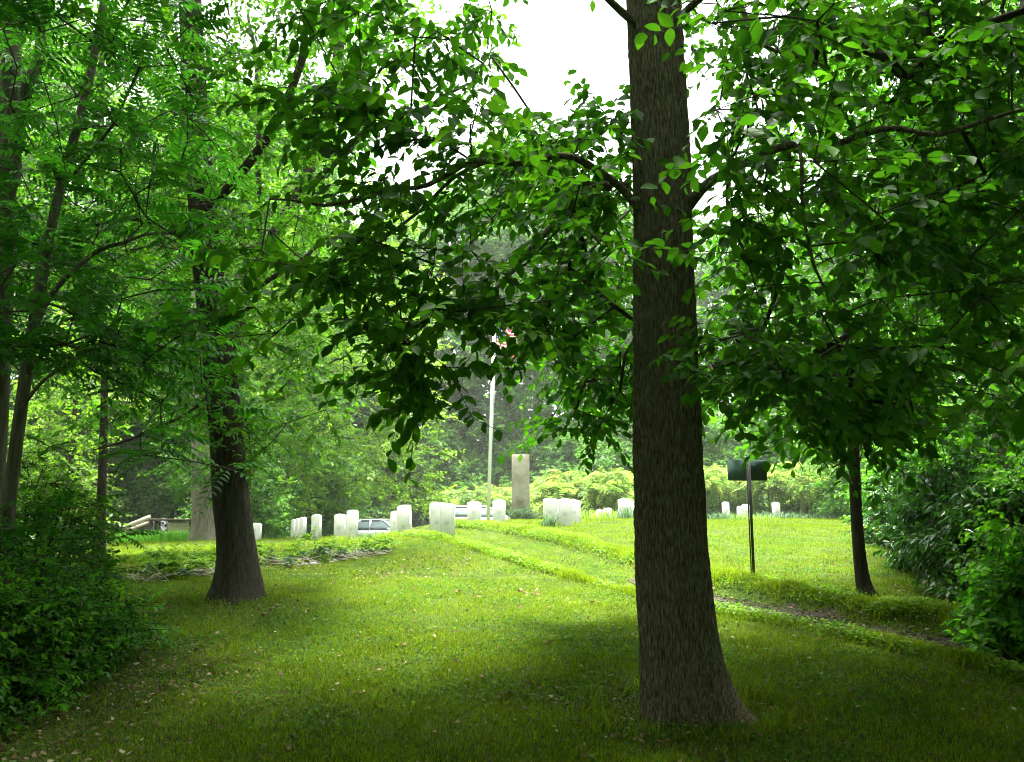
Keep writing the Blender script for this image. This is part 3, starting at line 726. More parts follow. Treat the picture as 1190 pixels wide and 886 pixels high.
# ================================================================== WOODEN STRUCTURE (far left)
M['wood'] = simple('wood', [(.3, (.24, .21, .165)), (.55, (.38, .35, .28)), (.8, (.52, .48, .40))], 6, .85, .6, .2, stretch=(1, 8, 8), bscale=14)
M['wood_dark'] = simple('wood_dark', [(.3, (.05, .043, .035)), (.7, (.11, .095, .08))], 6, .85, .5, .2, stretch=(1, 8, 8))
Yd = 30.0
pd_ = stand(190, Yd)
dk = empty('wooden_deck', pd_, 'weathered grey wooden deck railing with sloping handrail and board panel', 'deck railing')
def bar(a, b, th, dp, name, mat, lab=None):
    a = np.asarray(a) - pd_; b = np.asarray(b) - pd_; m = (a + b) / 2; v = b - a; L_ = np.linalg.norm(v); v = v / L_
    yv = nrm(np.cross(UP, v)) if abs(v[2]) < .9 else np.array([0, 1, 0.]); zv = np.cross(v, yv)
    mb = MB(); mb.box((0, 0, 0), (L_, dp, th), rot=np.stack([v, yv, zv], 1), bev=.006)
    o = mb.build(name, mat, dk); o.location = m
    if lab: o['label'] = lab
    return o
P_ = lambda x, y, q=0: at(x, y, Yd + q)
bar(P_(166, 604, 0), P_(226, 604.5, 0), .07, .16, 'top_rail', M['wood_dark'])
bar(P_(226.2, 604.5, 0), P_(262, 604.5, 0), .07, .16, 'top_rail', M['wood_dark'])
bar(P_(143, 614, -1.2), P_(174.5, 601, 0), .15, .05, 'handrail', M['wood'])
bar(P_(146, 618, -1.2), P_(172, 607.5, -.1), .10, .04, 'handrail', M['wood'])
bar(P_(146, 629, -1.2), P_(176, 622.5, 0), .14, .05, 'lower_rail', M['wood'])
for x, y0 in ((169, 605), (174.5, 605), (222.5, 605.5), (254, 596)):
    b = P_(x, 632, .12); bar(b, np.array([b[0] + .01, b[1], P_(x, y0, .12)[2]]), .13, .12, 'post', M['wood_dark'])
bar(np.array([*P_(147, 640, -1.3)[:2], P_(147, 640)[2]]), np.array([P_(147, 640, -1.3)[0], P_(147, 640, -1.3)[1], P_(147, 612)[2]]), .1, .1, 'post', M['wood_dark'])
for k, (y0) in enumerate((609.5, 614, 618.5)): bar(P_(195, y0, .05), P_(219.5, y0, .05), .125, .03, 'board', M['wood'])
bar(P_(176, 627, .7), P_(262, 627, .7), .10, 1.3, 'deck_floor', M['wood_dark'])

# ================================================================== CARS (over the crest)
M['paint_white'] = simple('paint_white', [(.3, (.76, .77, .78)), (.7, (.80, .81, .82))], 2, .25, 0, .5)
M['paint_silver'] = simple('paint_silver', [(.3, (.40, .43, .45)), (.7, (.46, .49, .51))], 2, .28, 0, .5, .5)
M['glass'] = simple('glass', [(.3, (.05, .07, .075)), (.7, (.09, .12, .125))], 2, .06, 0, .8)
M['tyre'] = simple('tyre', [(.3, (.012, .012, .012)), (.7, (.03, .03, .03))], 20, .9)
M['rim'] = simple('rim', [(.3, (.35, .36, .37)), (.7, (.45, .46, .47))], 3, .3, 0, .5, .8)
M['lamp'] = simple('lamp', [(.3, (.55, .57, .58)), (.7, (.7, .72, .73))], 3, .1, 0, .6)
def car(name, loc, rz, paint, label, back=0.0):
    root = empty(name, loc, label, 'car', None, rz)
    # body: rings along the length, each (x, half width, sill, belt, crown)
    st = [(-2.22, .60, .45, .70), (-2.18, .78, .32, .86), (-1.9, .86, .26, .93), (-1.0, .89, .24, .95), (0, .90, .24, .95), (.8, .90, .24, .95), (1.3, .89, .25, .93), (1.9, .85, .27, .80), (2.15, .76, .32, .70), (2.25, .60, .42, .60)]
    rows = []
    for x, hw, s_, t in st:
        q = np.array([(-hw * .85, s_), (hw * .85, s_), (hw, s_ + .12), (hw * 1.0, s_ + (t - s_) * .62), (hw * .95, t - .03), (hw * .85, t), (-hw * .85, t), (-hw * .95, t - .03), (-hw, s_ + (t - s_) * .62), (-hw, s_ + .12)])
        rows.append(np.c_[np.full(10, x), q])
    mb = MB(); mb.grid(np.array(rows)); mb.build('body', paint, root, smooth=True)
    rows = []   # greenhouse of dark glass
    for zz, x0, x1, hw in ((.93, -1.75, 1.18, .80), (1.10, -1.52, .86, .76), (1.28, -1.24, .48, .70), (1.40, -1.02, .22, .63)):
        x0 -= back * .85 * (zz - .3)
        rows.append(np.array([(x0, -hw * .9, zz), (x0 + .12, -hw, zz), (x1 - .15, -hw, zz), (x1, -hw * .85, zz), (x1 + .03, 0, zz), (x1, hw * .85, zz), (x1 - .15, hw, zz), (x0 + .12, hw, zz), (x0, hw * .9, zz), (x0 - .03, 0, zz)]))
    mb = MB(); mb.grid(np.array(rows)); mb.build('window', M['glass'], root)
    rows = []
    for zz, k in ((1.385, 1.04), (1.42, 1.03), (1.455, .86), (1.465, .5)):
        rows.append(np.array([((x + .4) * k - .4 - (back if x < -.5 else 0), y * k, zz) for x, y in ((-1.05, -.55), (-.9, -.64), (.1, -.64), (.24, -.54), (.28, 0), (.24, .54), (.1, .64), (-.9, .64), (-1.05, .55), (-1.08, 0))]))
    mb = MB(); mb.grid(np.array(rows)); mb.build('roof', paint, root, smooth=True)
    for s in (-1, 1):
        for a, b in (((1.16, .77), (.22, .60)), ((-.35, .815), (-.40, .655)), ((-1.72 - back * .5, .77), (-1.02 - back, .59))):
            mb = MB(); mb.tube([(a[0], s * a[1], .92), ((a[0] + b[0]) / 2, s * ((a[1] + b[1]) / 2 + .02), 1.17), (b[0], s * b[1], 1.41)], .04, 6); mb.build('pillar', paint, root, smooth=True)
        for x in (-1.35, 1.38):
            wh = MB(); wh.tube([(x, s * q, .31) for q in (.70, .72, .86, .88)], [.27, .31, .31, .27], 20); wo_ = wh.build('wheel', M['tyre'], root, smooth=True)
            rm = MB(); rm.tube([(x, s * .875, .31), (x, s * .895, .31)], [.20, .17], 16); rm.build('rim', M['rim'], wo_)
        mb = MB(); mb.box((2.13, s * .58, .62), (.2, .30, .12), bev=.02); mb.build('headlight', M['lamp'], root)
        mb = MB(); mb.box((.86, s * .98, .98), (.12, .16, .12), bev=.02); mb.build('mirror', paint, root)
        mb = MB(); mb.box((-.1, s * .905, .80), (.18, .02, .03), bev=.005); mb.build('handle', paint, root)
    return root
def car_at(px, py_top, Y, rz, name, paint, label, back=0.0):
    p = at(px, py_top, Y); z = min(p[2] - 1.465, hz(p[0], Y) + .35)
    print('car', px, 'ground', round(hz(p[0], Y), 2), 'needs', round(p[2] - 1.465, 2))
    return car(name, (p[0], Y, hz(p[0], Y)), R(rz), paint, label, back)
car_at(449, 605.5, 40, -28, 'parked_car', M['paint_silver'], 'silver car with pale windscreen parked beyond the crest left of the leaning headstone')
car_at(560, 592.5, 38, 4, 'parked_car', M['paint_white'], 'white estate car parked beyond the crest behind the flagpole and monument', .75)

# ================================================================== TREES AND SHRUBS
rt_ = np.random.default_rng(77)
def pl(*q): return [at(*a) for a in q]
# --- the big trunk on the right
Y1 = 6.5
g1 = ground(797, 828)
tp = [np.array([at(786, 835, Y1)[0], Y1, hz(at(786, 835, Y1)[0], Y1) - .05])] + [at(px, py, Y1) for px, py in ((785, 750), (781, 650), (776, 500), (773, 400), (770, 250), (766, 120), (759, 0), (752, -160), (748, -420), (735, -900))]
tr = [.29, .275, .264, .247, .239, .233, .229, .226, .22, .20, .137]
BL = dict(ntw=4, tl=(.35, .8), nl=11, L=(.08, .14), ar=.60, droop=.30, ldroop=.45)
limbsT1 = [
 (pl((772, 275, 6.5), (752, 252, 6.45), (722, 212, 6.35), (676, 187, 6.2), (610, 184, 6.05), (556, 191, 5.95), (485, 214, 5.8), (400, 234, 5.7), (315, 236, 5.6)), [.05, .037, .031, .028, .025, .022, .018, .013, .007]),
 (pl((728, 220, 6.4), (696, 213, 6.4), (655, 245, 6.3), (618, 290, 6.2), (575, 335, 6.1), (530, 362, 6.0), (490, 400, 5.9)), [.026, .025, .023, .02, .016, .012, .007]),
 (pl((585, 187, 6.0), (548, 195, 6.1), (505, 230, 6.3), (440, 285, 6.4), (390, 325, 6.4)), [.018, .017, .014, .011, .007]),
 (pl((780, 262, 6.5), (800, 245, 6.4), (818, 222, 6.3), (842, 198, 6.1), (880, 182, 5.9), (930, 170, 5.7), (1000, 158, 5.4), (1100, 150, 5.1), (1230, 120, 4.7)), [.06, .05, .042, .036, .032, .028, .024, .017, .01]),
 (pl((926, 176, 5.65), (936, 215, 5.6), (938, 270, 5.65), (950, 330, 5.7), (985, 390, 5.8)), [.014, .013, .011, .009, .005]),
 (pl((845, 203, 6.1), (848, 240, 6.0), (862, 290, 6.0), (900, 340, 6.1)), [.014, .012, .010, .006]),
 (pl((762, 60, 6.5), (742, 28, 6.4), (715, 6, 6.25), (690, -20, 6.0), (560, -170, 5.4)), [.05, .034, .029, .026, .016]),
 (pl((764, 70, 6.5), (786, 30, 6.4), (806, 8, 6.2), (860, -50, 5.9), (1060, -180, 5.0)), [.05, .034, .03, .026, .016]),
 (pl((858, -40, 5.9), (868, 20, 5.75), (880, 50, 5.7), (905, 66, 5.6), (960, 80, 5.4)), [.02, .017, .015, .012, .007]),
]
r1 = np.random.default_rng(101)
tgt = np.concatenate([
 fill(300, 150, 720, 300, 5.3, 6.8, 20, r1),
 fill(290, 230, 520, 400, 5.2, 6.4, 12, r1),
 fill(450, 300, 540, 445, 5.5, 6.4, 10, r1), fill(540, 290, 640, 355, 5.5, 6.4, 6, r1),
 fill(465, 420, 535, 455, 5.6, 6.1, 5, r1),
 fill(640, 215, 735, 330, 6.2, 8.5, 16, r1),
 fill(640, 300, 750, 500, 7.5, 9.5, 60, r1),
 fill(820, 0, 1200, 250, 4.6, 7.5, 108, r1),
 fill(820, 240, 1200, 470, 5.0, 8.5, 84, r1),
 fill(910, 430, 1060, 490, 6.5, 8.0, 30, r1), fill(820, 415, 915, 452, 6.5, 8.0, 10, r1),
 fill(330, -20, 575, 130, 5.5, 8.0, 33, r1), fill(400, 110, 560, 220, 5.3, 6.6, 9, r1), fill(590, 135, 735, 215, 6.0, 8.0, 24, r1), fill(560, 190, 700, 260, 6.5, 8.5, 8, r1), fill(820, 200, 1200, 430, 7.5, 9.5, 48, r1),
 ellipsoid((1.2, 5.0, 8.2), (6.5, 5.0, 2.0), 330, r1), ellipsoid((.8, 8.0, 11.8), (6.2, 3.6, 2.2), 240, r1), ellipsoid((4.5, 6.6, 8.8), (4.5, 3.3, 1.6), 140, r1), fill(590, 345, 640, 385, 6.0, 6.6, 3, r1), pl((578, 368, 6.2), (560, 372, 6.1), (572, 352, 6.3), (588, 356, 6.3)),
 ellipsoid((1.2, 6.0, 11), (4.5, 4.0, 4.0), 90, r1),
 ellipsoid((3.8, 2.8, 5.4), (4.6, 3.0, 1.3), 160, r1),
])
tree('oak_tree', 'big furrowed grey brown trunk in the foreground with long arching leafy limbs', 'tree', tp, tr, tgt, 'twig', BL, M['leaf_broad'], M['bark_oak'], limbs=limbsT1,
     k=380, step=.016, flare=.36, fh=.30, ridge=.014, seed=2, lean=(.15, -.03), r=r1, lobes=3, skel_from=.3)
# --- ivy trunk on the left
Y2 = 11.0
b2 = np.array([at(278, 695, Y2)[0], Y2, hz(at(278, 695, Y2)[0], Y2) - .05])
tp = [b2] + [at(px, py, Y2) for px, py in ((277, 650), (270, 600), (262, 500), (253, 400), (243, 330), (236, 250), (228, 150), (222, 40), (215, -150), (205, -420))]
r2 = np.random.default_rng(102)
SM = dict(ntw=5, tl=(.3, .7), nl=12, L=(.07, .12), ar=.5, droop=.2, ldroop=.3)
tgt = np.concatenate([fill(110, 20, 400, 330, 9.5, 13.5, 150, r2), fill(150, 330, 380, 500, 9.8, 12.5, 45, r2), fill(230, 480, 330, 545, 10.6, 12, 8, r2), fill(100, -300, 420, 10, 9, 14, 170, r2), ellipsoid((-7, 10.5, 13), (4.5, 6, 2.2), 300, r2)])
tree('ivy_tree', 'dark leaning trunk with flared roots standing on the lawn at left', 'tree', tp, [.29, .245, .225, .21, .205, .20, .185, .17, .155, .13, .09], tgt, 'twig', SM, M['leaf_small'], M['bark_dark'],
     limbs=[(pl((236, 250, 11), (275, 205, 10.7), (330, 130, 10.4), (352, 60, 10.2), (365, -40, 10)), [.07, .065, .06, .05, .04]),
            (pl((240, 300, 11), (205, 265, 10.6), (150, 250, 10.2), (90, 262, 9.9)), [.05, .042, .03, .018]),
            (pl((250, 370, 11), (300, 330, 11.2), (350, 300, 11.5), (410, 250, 12)), [.05, .04, .03, .016]),
            (pl((256, 450, 11), (215, 480, 10.5), (160, 505, 10.1), (110, 520, 9.8)), [.025, .02, .015, .008])],
     k=90, step=.03, flare=.24, fh=.26, ridge=.010, seed=5, lean=(-.03, -.1), r=r2, skel_from=.35)
# ivy / suckers clothing that trunk
def sleeve(path, rad, n, r):
    q = resample(np.asarray(path), 60); i = r.integers(0, 59, n); a = r.uniform(0, 2 * math.pi, n)
    o = np.c_[np.cos(a), np.sin(a), 0 * a]; return q[i] + o * (rad + r.uniform(-.02, .10, n))[:, None], o
pp, oo = sleeve(pl((262, 500, Y2), (253, 400, Y2), (243, 330, Y2), (236, 250, Y2), (228, 150, Y2), (222, 40, Y2)), .20, 190, r2)
ar, tw = twig_leaves(pp, oo, r2, 2, (.15, .4), 8, (.05, .09), .7, .25, .5)
iv = empty('ivy_vine', b2, 'leafy vine clothing the upper part of the leaning left trunk', 'vine')
ar[0] = ar[0] - b2; mb = MB(); twigs(mb, (tw[0] - b2, tw[1] - b2)); mb.build('stems', M['twig'], iv); link('foliage', leaves_mesh('foliage', *ar, hi=False), M['leaf_shrub'], iv)

# --- slim tree on the right
Y5 = 11.0
b5 = np.array([at(1003, 682, Y5)[0], Y5, hz(at(1003, 682, Y5)[0], Y5) - .04])
tp = [b5] + [at(px, py, Y5) for px, py in ((999, 650), (995, 600), (992, 520), (988, 440), (982, 350), (972, 240), (965, 120))]
r5 = np.random.default_rng(105)
tgt = np.concatenate([fill(850, 250, 1180, 500, 9.5, 12.5, 105, r5), fill(880, 430, 1040, 512, 9.5, 11.5, 26, r5), fill(880, 60, 1150, 260, 9.5, 12.5, 60, r5),
                      pl((1035, 535, 10.9), (1022, 560, 10.9), (1050, 545, 10.8))])
tree('slim_tree', 'slender dark trunk standing alone in the lawn right of the sign', 'tree', tp, [.085, .078, .072, .068, .064, .058, .045, .025], tgt, 'twig',
     dict(ntw=3, tl=(.3, .65), nl=9, L=(.11, .17), ar=.55, droop=.3, ldroop=.5), M['leaf_broad'], M['bark_dark'], k=36, step=.05, flare=.55, fh=.12, ridge=.003, seed=8, lean=(.07, -.02), r=r5, skel_from=.45, rmax=.035)

# --- trees of the left thicket (long pinnate leaves)
r3 = np.random.default_rng(103)
FR = dict(nf=4, fl=(.38, .68), npair=9, L=.115, ar=.34, droop=.5)
def gz(px, Y): p = at(px, 600, Y); return np.array([p[0], Y, hz(p[0], Y) - .05])
tree('ailanthus_tree', 'pale slender leaning trunk behind the left bushes with long feathery leaves', 'tree', [gz(5, 8.2)] + pl((18, 520, 8.2), (35, 400, 8.2), (62, 250, 8.3), (105, 90, 8.5), (128, -40, 8.6), (150, -250, 8.6)),
     [.085, .06, .056, .05, .044, .036, .025], np.concatenate([fill(-60, 130, 250, 430, 6.6, 9.5, 120, r3), fill(100, 380, 270, 560, 7.5, 9.5, 22, r3), fill(-80, -150, 220, 160, 6.5, 10, 85, r3)]),
     'frond', FR, M['leaf_pinnate'], M['bark_mid'], k=24, step=.06, flare=.3, fh=.25, seed=11, r=r3, skel_from=.3, rmax=.035,
     limbs=[(pl((35, 400, 8.2), (70, 330, 8.0), (120, 285, 7.8), (200, 272, 7.6)), [.03, .026, .02, .01]), (pl((22, 480, 8.2), (60, 440, 8), (130, 390, 7.8)), [.02, .015, .008])])
tree('ailanthus_tree', 'thick grey trunk rising at the far left edge of the picture', 'tree', [gz(-10, 9.5)] + pl((-2, 400, 9.5), (4, 250, 9.5), (12, 120, 9.5), (16, 0, 9.5), (14, -200, 9.5)),
     [.16, .135, .125, .115, .105, .08], np.concatenate([fill(-200, -200, 120, 350, 7.5, 11.5, 100, r3), fill(-250, 300, 60, 480, 7, 11, 40, r3)]),
     'frond', FR, M['leaf_pinnate'], M['bark_mid'], k=28, step=.06, flare=.4, fh=.25, ridge=.004, seed=12, r=r3, skel_from=.35, rmax=.05,
     limbs=[(pl((2, 300, 9.5), (25, 120, 9.4), (48, 60, 9.3), (60, -40, 9.2)), [.07, .065, .06, .045])])
r4 = np.random.default_rng(104)
tree('maple_tree', 'slim dark trunk behind the ivy clad tree reaching up into the left canopy', 'tree', [gz(268, 17)] + pl((262, 480, 17), (285, 330, 17), (350, 220, 17), (388, 130, 17), (398, 0, 17), (402, -200, 17)),
     [.17, .14, .14, .13, .13, .12, .08], np.concatenate([fill(250, -150, 520, 120, 14.5, 19, 100, r4), fill(230, 100, 430, 330, 15, 19.5, 70, r4)]),
     'twig', dict(ntw=5, tl=(.4, .9), nl=11, L=(.10, .16), ar=.7, droop=.15, ldroop=.3), M['leaf_small'], M['bark_dark'], k=20, step=.12, seed=14, r=r4, hi=False, skel_from=.4,
     limbs=[(pl((345, 230, 17), (430, 150, 16.5), (500, 120, 16), (560, 90, 15.5)), [.08, .07, .05, .02]), (pl((300, 300, 17), (300, 90, 17), (290, 20, 17)), [.07, .055, .03])])
tree('maple_tree', 'leafy tree filling the gap between the far left trunk and the ivy clad tree', 'tree', [gz(120, 16)] + pl((122, 450, 16), (116, 250, 16), (118, 100, 16), (122, -50, 16)),
     [.09, .065, .06, .055, .04], np.concatenate([fill(20, 60, 260, 330, 13.5, 18, 120, r4), fill(60, 320, 250, 500, 14, 18, 55, r4), fill(0, -200, 260, 60, 13, 18, 60, r4)]),
     'twig', dict(ntw=5, tl=(.4, .9), nl=11, L=(.10, .16), ar=.6, droop=.15, ldroop=.3), M['leaf_small'], M['bark_dark'], k=20, step=.12, seed=15, r=r4, hi=False, skel_from=.35)
tree('ash_tree', 'pale grey trunk of a large tree right behind the wooden deck', 'tree', [np.array([at(238, 636, 27)[0], 27, hz(at(238, 636, 27)[0], 27) - .1])] + pl((238, 600, 27), (236, 540, 27), (234, 400, 27), (232, 200, 27), (228, -20, 27)),
     [.42, .375, .34, .31, .26, .16], np.concatenate([fill(150, 100, 400, 400, 24, 30, 130, r4), fill(200, 400, 370, 540, 25, 28, 40, r4), fill(210, 540, 262, 580, 26.2, 26.6, 5, r4)]),
     'twig', dict(ntw=6, tl=(.6, 1.3), nl=11, L=(.14, .22), ar=.6, droop=.2, ldroop=.3), M['leaf_small'], M['bark_grey'], k=40, step=.1, flare=.2, seed=16, ridge=.010, r=r4, hi=False, skel_from=.3)
tree('locust_tree', 'yellow green airy tree behind the left headstones', 'tree', [gz(282, 30)] + pl((290, 560, 30), (315, 480, 30), (355, 380, 30), (380, 250, 30)),
     [.07, .065, .06, .05, .03], np.concatenate([fill(290, 420, 510, 585, 27, 32, 140, r4), fill(310, 300, 500, 430, 28, 32, 90, r4), fill(330, 210, 470, 300, 28, 32, 40, r4)]),
     'twig', dict(ntw=6, tl=(.5, 1.2), nl=12, L=(.12, .19), ar=.6, droop=.25, ldroop=.3), M['leaf_yellow'], M['bark_dark'], k=16, step=.2, seed=17, r=r4, hi=False, skel_from=.25)
tree('locust_tree', 'pale yellow green small tree glowing beyond the left bushes', 'tree', [gz(80, 24)] + pl((82, 560, 24), (86, 500, 24), (90, 420, 24)),
     [.12, .10, .07, .04], np.concatenate([fill(10, 480, 112, 610, 22, 25, 70, r4), fill(20, 380, 160, 480, 22, 26, 45, r4)]),
     'twig', dict(ntw=6, tl=(.5, 1.1), nl=12, L=(.11, .17), ar=.6, droop=.25, ldroop=.3), M['leaf_yellow'], M['bark_dark'], k=16, step=.2, seed=18, r=r4, hi=False, skel_from=.1)
# --- right hand woodland
r8 = np.random.default_rng(108)
tree('beech_tree', 'tree with a pale trunk showing above the right hedge', 'tree', [gz(1162, 14)] + pl((1162, 560, 14), (1162, 480, 14), (1158, 350, 14), (1150, 150, 14), (1145, -100, 14)),
     [.2, .13, .125, .12, .10, .06], np.concatenate([fill(1000, 330, 1260, 500, 12, 16.5, 70, r8), fill(960, 60, 1260, 340, 12, 16.5, 150, r8), fill(960, -250, 1260, 60, 11, 16.5, 90, r8)]),
     'twig', dict(ntw=5, tl=(.4, .9), nl=10, L=(.12, .19), ar=.6, droop=.2, ldroop=.35), M['leaf_broad'], M['bark_grey'], k=20, step=.12, seed=21, r=r8, hi=False, skel_from=.3)
tree('beech_tree', 'spreading tree at the right edge whose boughs hang over the track', 'tree', [np.array([8.6, 6.2, hz(8.6, 6.2) - .05]), (8.6, 6.2, 3), (8.4, 6.1, 6), (8.3, 6, 9), (8.2, 6, 13)],
     [.26, .2, .18, .15, .08], np.concatenate([ellipsoid((7.2, 5.5, 5.4), (4.2, 4.5, 2.4), 170, r8), ellipsoid((8, 5.5, 9), (4.5, 5, 3), 100, r8)]),
     'twig', dict(ntw=8, tl=(.5, 1.), nl=14, L=(.13, .19), ar=.62, droop=.3, ldroop=.4), M['leaf_broad'], M['bark_dark'], k=20, step=.12, seed=23, r=r8, hi=False, skel_from=.2)
# canopy of the wood the viewer stands in
tree('hickory_tree', 'tall tree at the left whose crown roofs the shaded foreground', 'tree', [np.array([-6.2, 2.6, -.1]), (-6.2, 2.6, 4), (-6, 2.6, 8), (-6, 2.6, 14)],
     [.28, .22, .2, .1], np.concatenate([ellipsoid((-4.5, 3.6, 8.0), (5, 4.2, 2.0), 200, r8), ellipsoid((-5, 3, 10), (5, 5, 3), 100, r8)]),
     'twig', dict(ntw=8, tl=(.5, 1.), nl=14, L=(.14, .21), ar=.62, droop=.25, ldroop=.4), M['leaf_broad'], M['bark_dark'], k=20, step=.15, seed=24, r=r8, hi=False, skel_from=.3)
tree('hickory_tree', 'tall tree behind the viewer whose crown darkens the near lawn', 'tree', [np.array([2.6, -3.5, -.4]), (2.6, -3.5, 4), (2.5, -3.3, 8), (2.5, -3, 14)],
     [.3, .24, .2, .1], np.concatenate([ellipsoid((1.5, -2.0, 6.0), (8, 5, 2.4), 230, r8), ellipsoid((1.5, -2, 10), (8, 6, 3), 140, r8), ellipsoid((0, -6.5, 3.5), (10, 2, 3.5), 160, r8)]),
     'twig', dict(ntw=8, tl=(.6, 1.2), nl=14, L=(.18, .26), ar=.65, droop=.25, ldroop=.4), M['leaf_broad'], M['bark_dark'], k=20, step=.15, seed=25, r=r8, hi=False, skel_from=.2)

# --- background wood beyond the graves: a few grown trees, copied
def far_tree(name, label, H, W, nblob, seed, lmat, L, base=.12, group=None):
    r = np.random.default_rng(seed)
    tpts = [np.zeros(3), np.array([.1, 0, H * .3]), np.array([-.1, .1, H * .6]), np.array([0, 0, H * .95])]
    t = []
    for _ in range(nblob):
        zz = r.uniform(base, .97); wr = W * .5 * math.sin(math.pi * min(1, (zz - base) / (1 - base) * .82 + .16)) ** .7
        a = r.uniform(0, 6.283); q = math.sqrt(r.uniform(.1, 1))
        c = np.array([math.cos(a) * wr * q, math.sin(a) * wr * q, zz * H])
        t.append(ellipsoid(c, (W * .11, W * .11, W * .07), 7, r))
    return tree(name, label, 'tree', tpts, [H * .018, H * .015, H * .011, .04], np.concatenate(t), 'twig', dict(ntw=5, tl=(.5, 1.3), nl=9, L=(L * .75, L * 1.25), ar=.65, droop=.2, ldroop=.3, flat=.75),
                lmat, M['bark_dark'], k=12, step=.4, hi=False, seed=seed, r=r, gap=False, skel_from=.12, group=group, seg=.8, r_tip=.006, twg=False)
GRP = 'trees of the wood beyond the graves'
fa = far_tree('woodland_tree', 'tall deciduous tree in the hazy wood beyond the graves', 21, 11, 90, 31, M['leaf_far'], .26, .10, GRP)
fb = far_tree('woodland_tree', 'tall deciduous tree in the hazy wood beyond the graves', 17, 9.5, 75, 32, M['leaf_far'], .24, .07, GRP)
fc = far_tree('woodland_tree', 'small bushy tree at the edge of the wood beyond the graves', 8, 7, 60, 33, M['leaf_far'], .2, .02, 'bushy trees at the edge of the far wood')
def put(src, px, Y, rz, sc, first):
    p = at(px, 600, Y); loc = (p[0], Y, hz(p[0], Y) - .1)
    if first: src.location = loc; src.rotation_euler = (0, 0, rz); src.scale = (sc,) * 3; return src
    return copy_thing(src, loc, rz, sc)
rb = np.random.default_rng(41)
used = set()
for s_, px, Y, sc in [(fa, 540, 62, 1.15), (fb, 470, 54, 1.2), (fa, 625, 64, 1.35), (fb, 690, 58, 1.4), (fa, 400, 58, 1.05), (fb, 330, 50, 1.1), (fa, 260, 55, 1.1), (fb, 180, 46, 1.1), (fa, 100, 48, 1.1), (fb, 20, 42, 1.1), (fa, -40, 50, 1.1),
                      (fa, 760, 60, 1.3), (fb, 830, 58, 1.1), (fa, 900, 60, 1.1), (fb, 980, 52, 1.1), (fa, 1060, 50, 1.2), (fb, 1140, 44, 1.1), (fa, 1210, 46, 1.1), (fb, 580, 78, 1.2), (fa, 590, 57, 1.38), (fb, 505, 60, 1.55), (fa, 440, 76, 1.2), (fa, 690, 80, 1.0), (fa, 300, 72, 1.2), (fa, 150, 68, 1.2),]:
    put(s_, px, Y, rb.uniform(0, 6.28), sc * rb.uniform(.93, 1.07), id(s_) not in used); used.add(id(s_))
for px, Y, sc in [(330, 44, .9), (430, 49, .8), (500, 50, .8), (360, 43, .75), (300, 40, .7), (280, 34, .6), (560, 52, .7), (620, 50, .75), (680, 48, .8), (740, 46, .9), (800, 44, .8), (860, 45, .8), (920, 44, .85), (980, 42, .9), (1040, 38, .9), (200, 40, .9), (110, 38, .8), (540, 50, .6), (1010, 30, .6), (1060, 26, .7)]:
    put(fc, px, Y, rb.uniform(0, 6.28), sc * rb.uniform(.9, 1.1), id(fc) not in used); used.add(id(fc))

# the wood closes in round the viewer: left, right and behind
for s_, x, y, sc in [(fb, -13, 1, .8), (fa, -15, 7, .8), (fb, -12, -6, .9), (fb, -15, 13, .8), (fa, -7, -12, .9), (fb, 0, -13, 1.), (fa, 8, -11, .9), (fb, 13, -5, .9), (fa, 15, 2, .85), (fb, 14, 8.5, .8), (fb, 16, 14, .8), (fb, 15, 20, .8),
                  (fa, -13, 40, 1.1), (fa, -23, 33, 1.3), (fb, -17, 45, 1.5), (fa, -27, 40, 1.4), (fb, -20, 18, 1.1), (fa, 20, 27, 1.), (fc, -9.5, -1, .7), (fc, -9.5, 4, .6), (fc, -5, -7.5, .8), (fc, 3, -8.5, .8), (fc, 9.5, -4, .8), (fc, 10.5, 2, .75), (fc, -12, 9, .7), (fc, 12, 12, .8)]:
    copy_thing(s_, (x, y, hz(x, y) - .1), rb.uniform(0, 6.28), sc)
# --- sumac thicket behind the graves
def sumac(seed, H):
    r = np.random.default_rng(seed)
    t = ellipsoid((0, 0, H * .78), (H * .32, H * .32, H * .22), 16, r)
    return tree('sumac', 'feathery sumac with yellowing top fronds in the thicket behind the headstones', 'shrub', [(0, 0, -.05), (.05, 0, H * .35), (.0, .05, H * .75)], [.03, .025, .015], t, 'frond',
                dict(nf=4, fl=(.40, .75), npair=8, L=.17, ar=.36, droop=.55, tipcol=.26), M['leaf_sumac'], M['stalk'], k=6, step=.3, flare=0, seed=seed, r=r, gap=False, hi=False, skel_from=.5, r_tip=.008, group='sumac thicket', foliage='foliage')
su = [sumac(51, 1.9), sumac(52, 1.5), sumac(53, 2.3)]
first = [True] * 3
for i in range(135):
    Y = rb.uniform(30.5, 41); px = rb.uniform(590, 1040) if i % 7 else rb.uniform(520, 620)
    if px < 640: Y = rb.uniform(42.5, 47)
    elif px < 700: Y = max(Y, 33)
    k = i % 3; p = at(px, 600, Y); zz = hz(p[0], Y)
    top = at(px, 556 if px < 640 else (538 if px < 780 else 530), Y)[2] - zz
    sc = np.clip(top / (2.3, 1.9, 2.7)[k], .3, 1.6) * rb.uniform(.75, 1.05); loc = (p[0], Y, zz)
    if first[k]: su[k].location = loc; su[k].scale = (sc,) * 3; first[k] = False
    else: copy_thing(su[k], loc, rb.uniform(0, 6.28), sc)

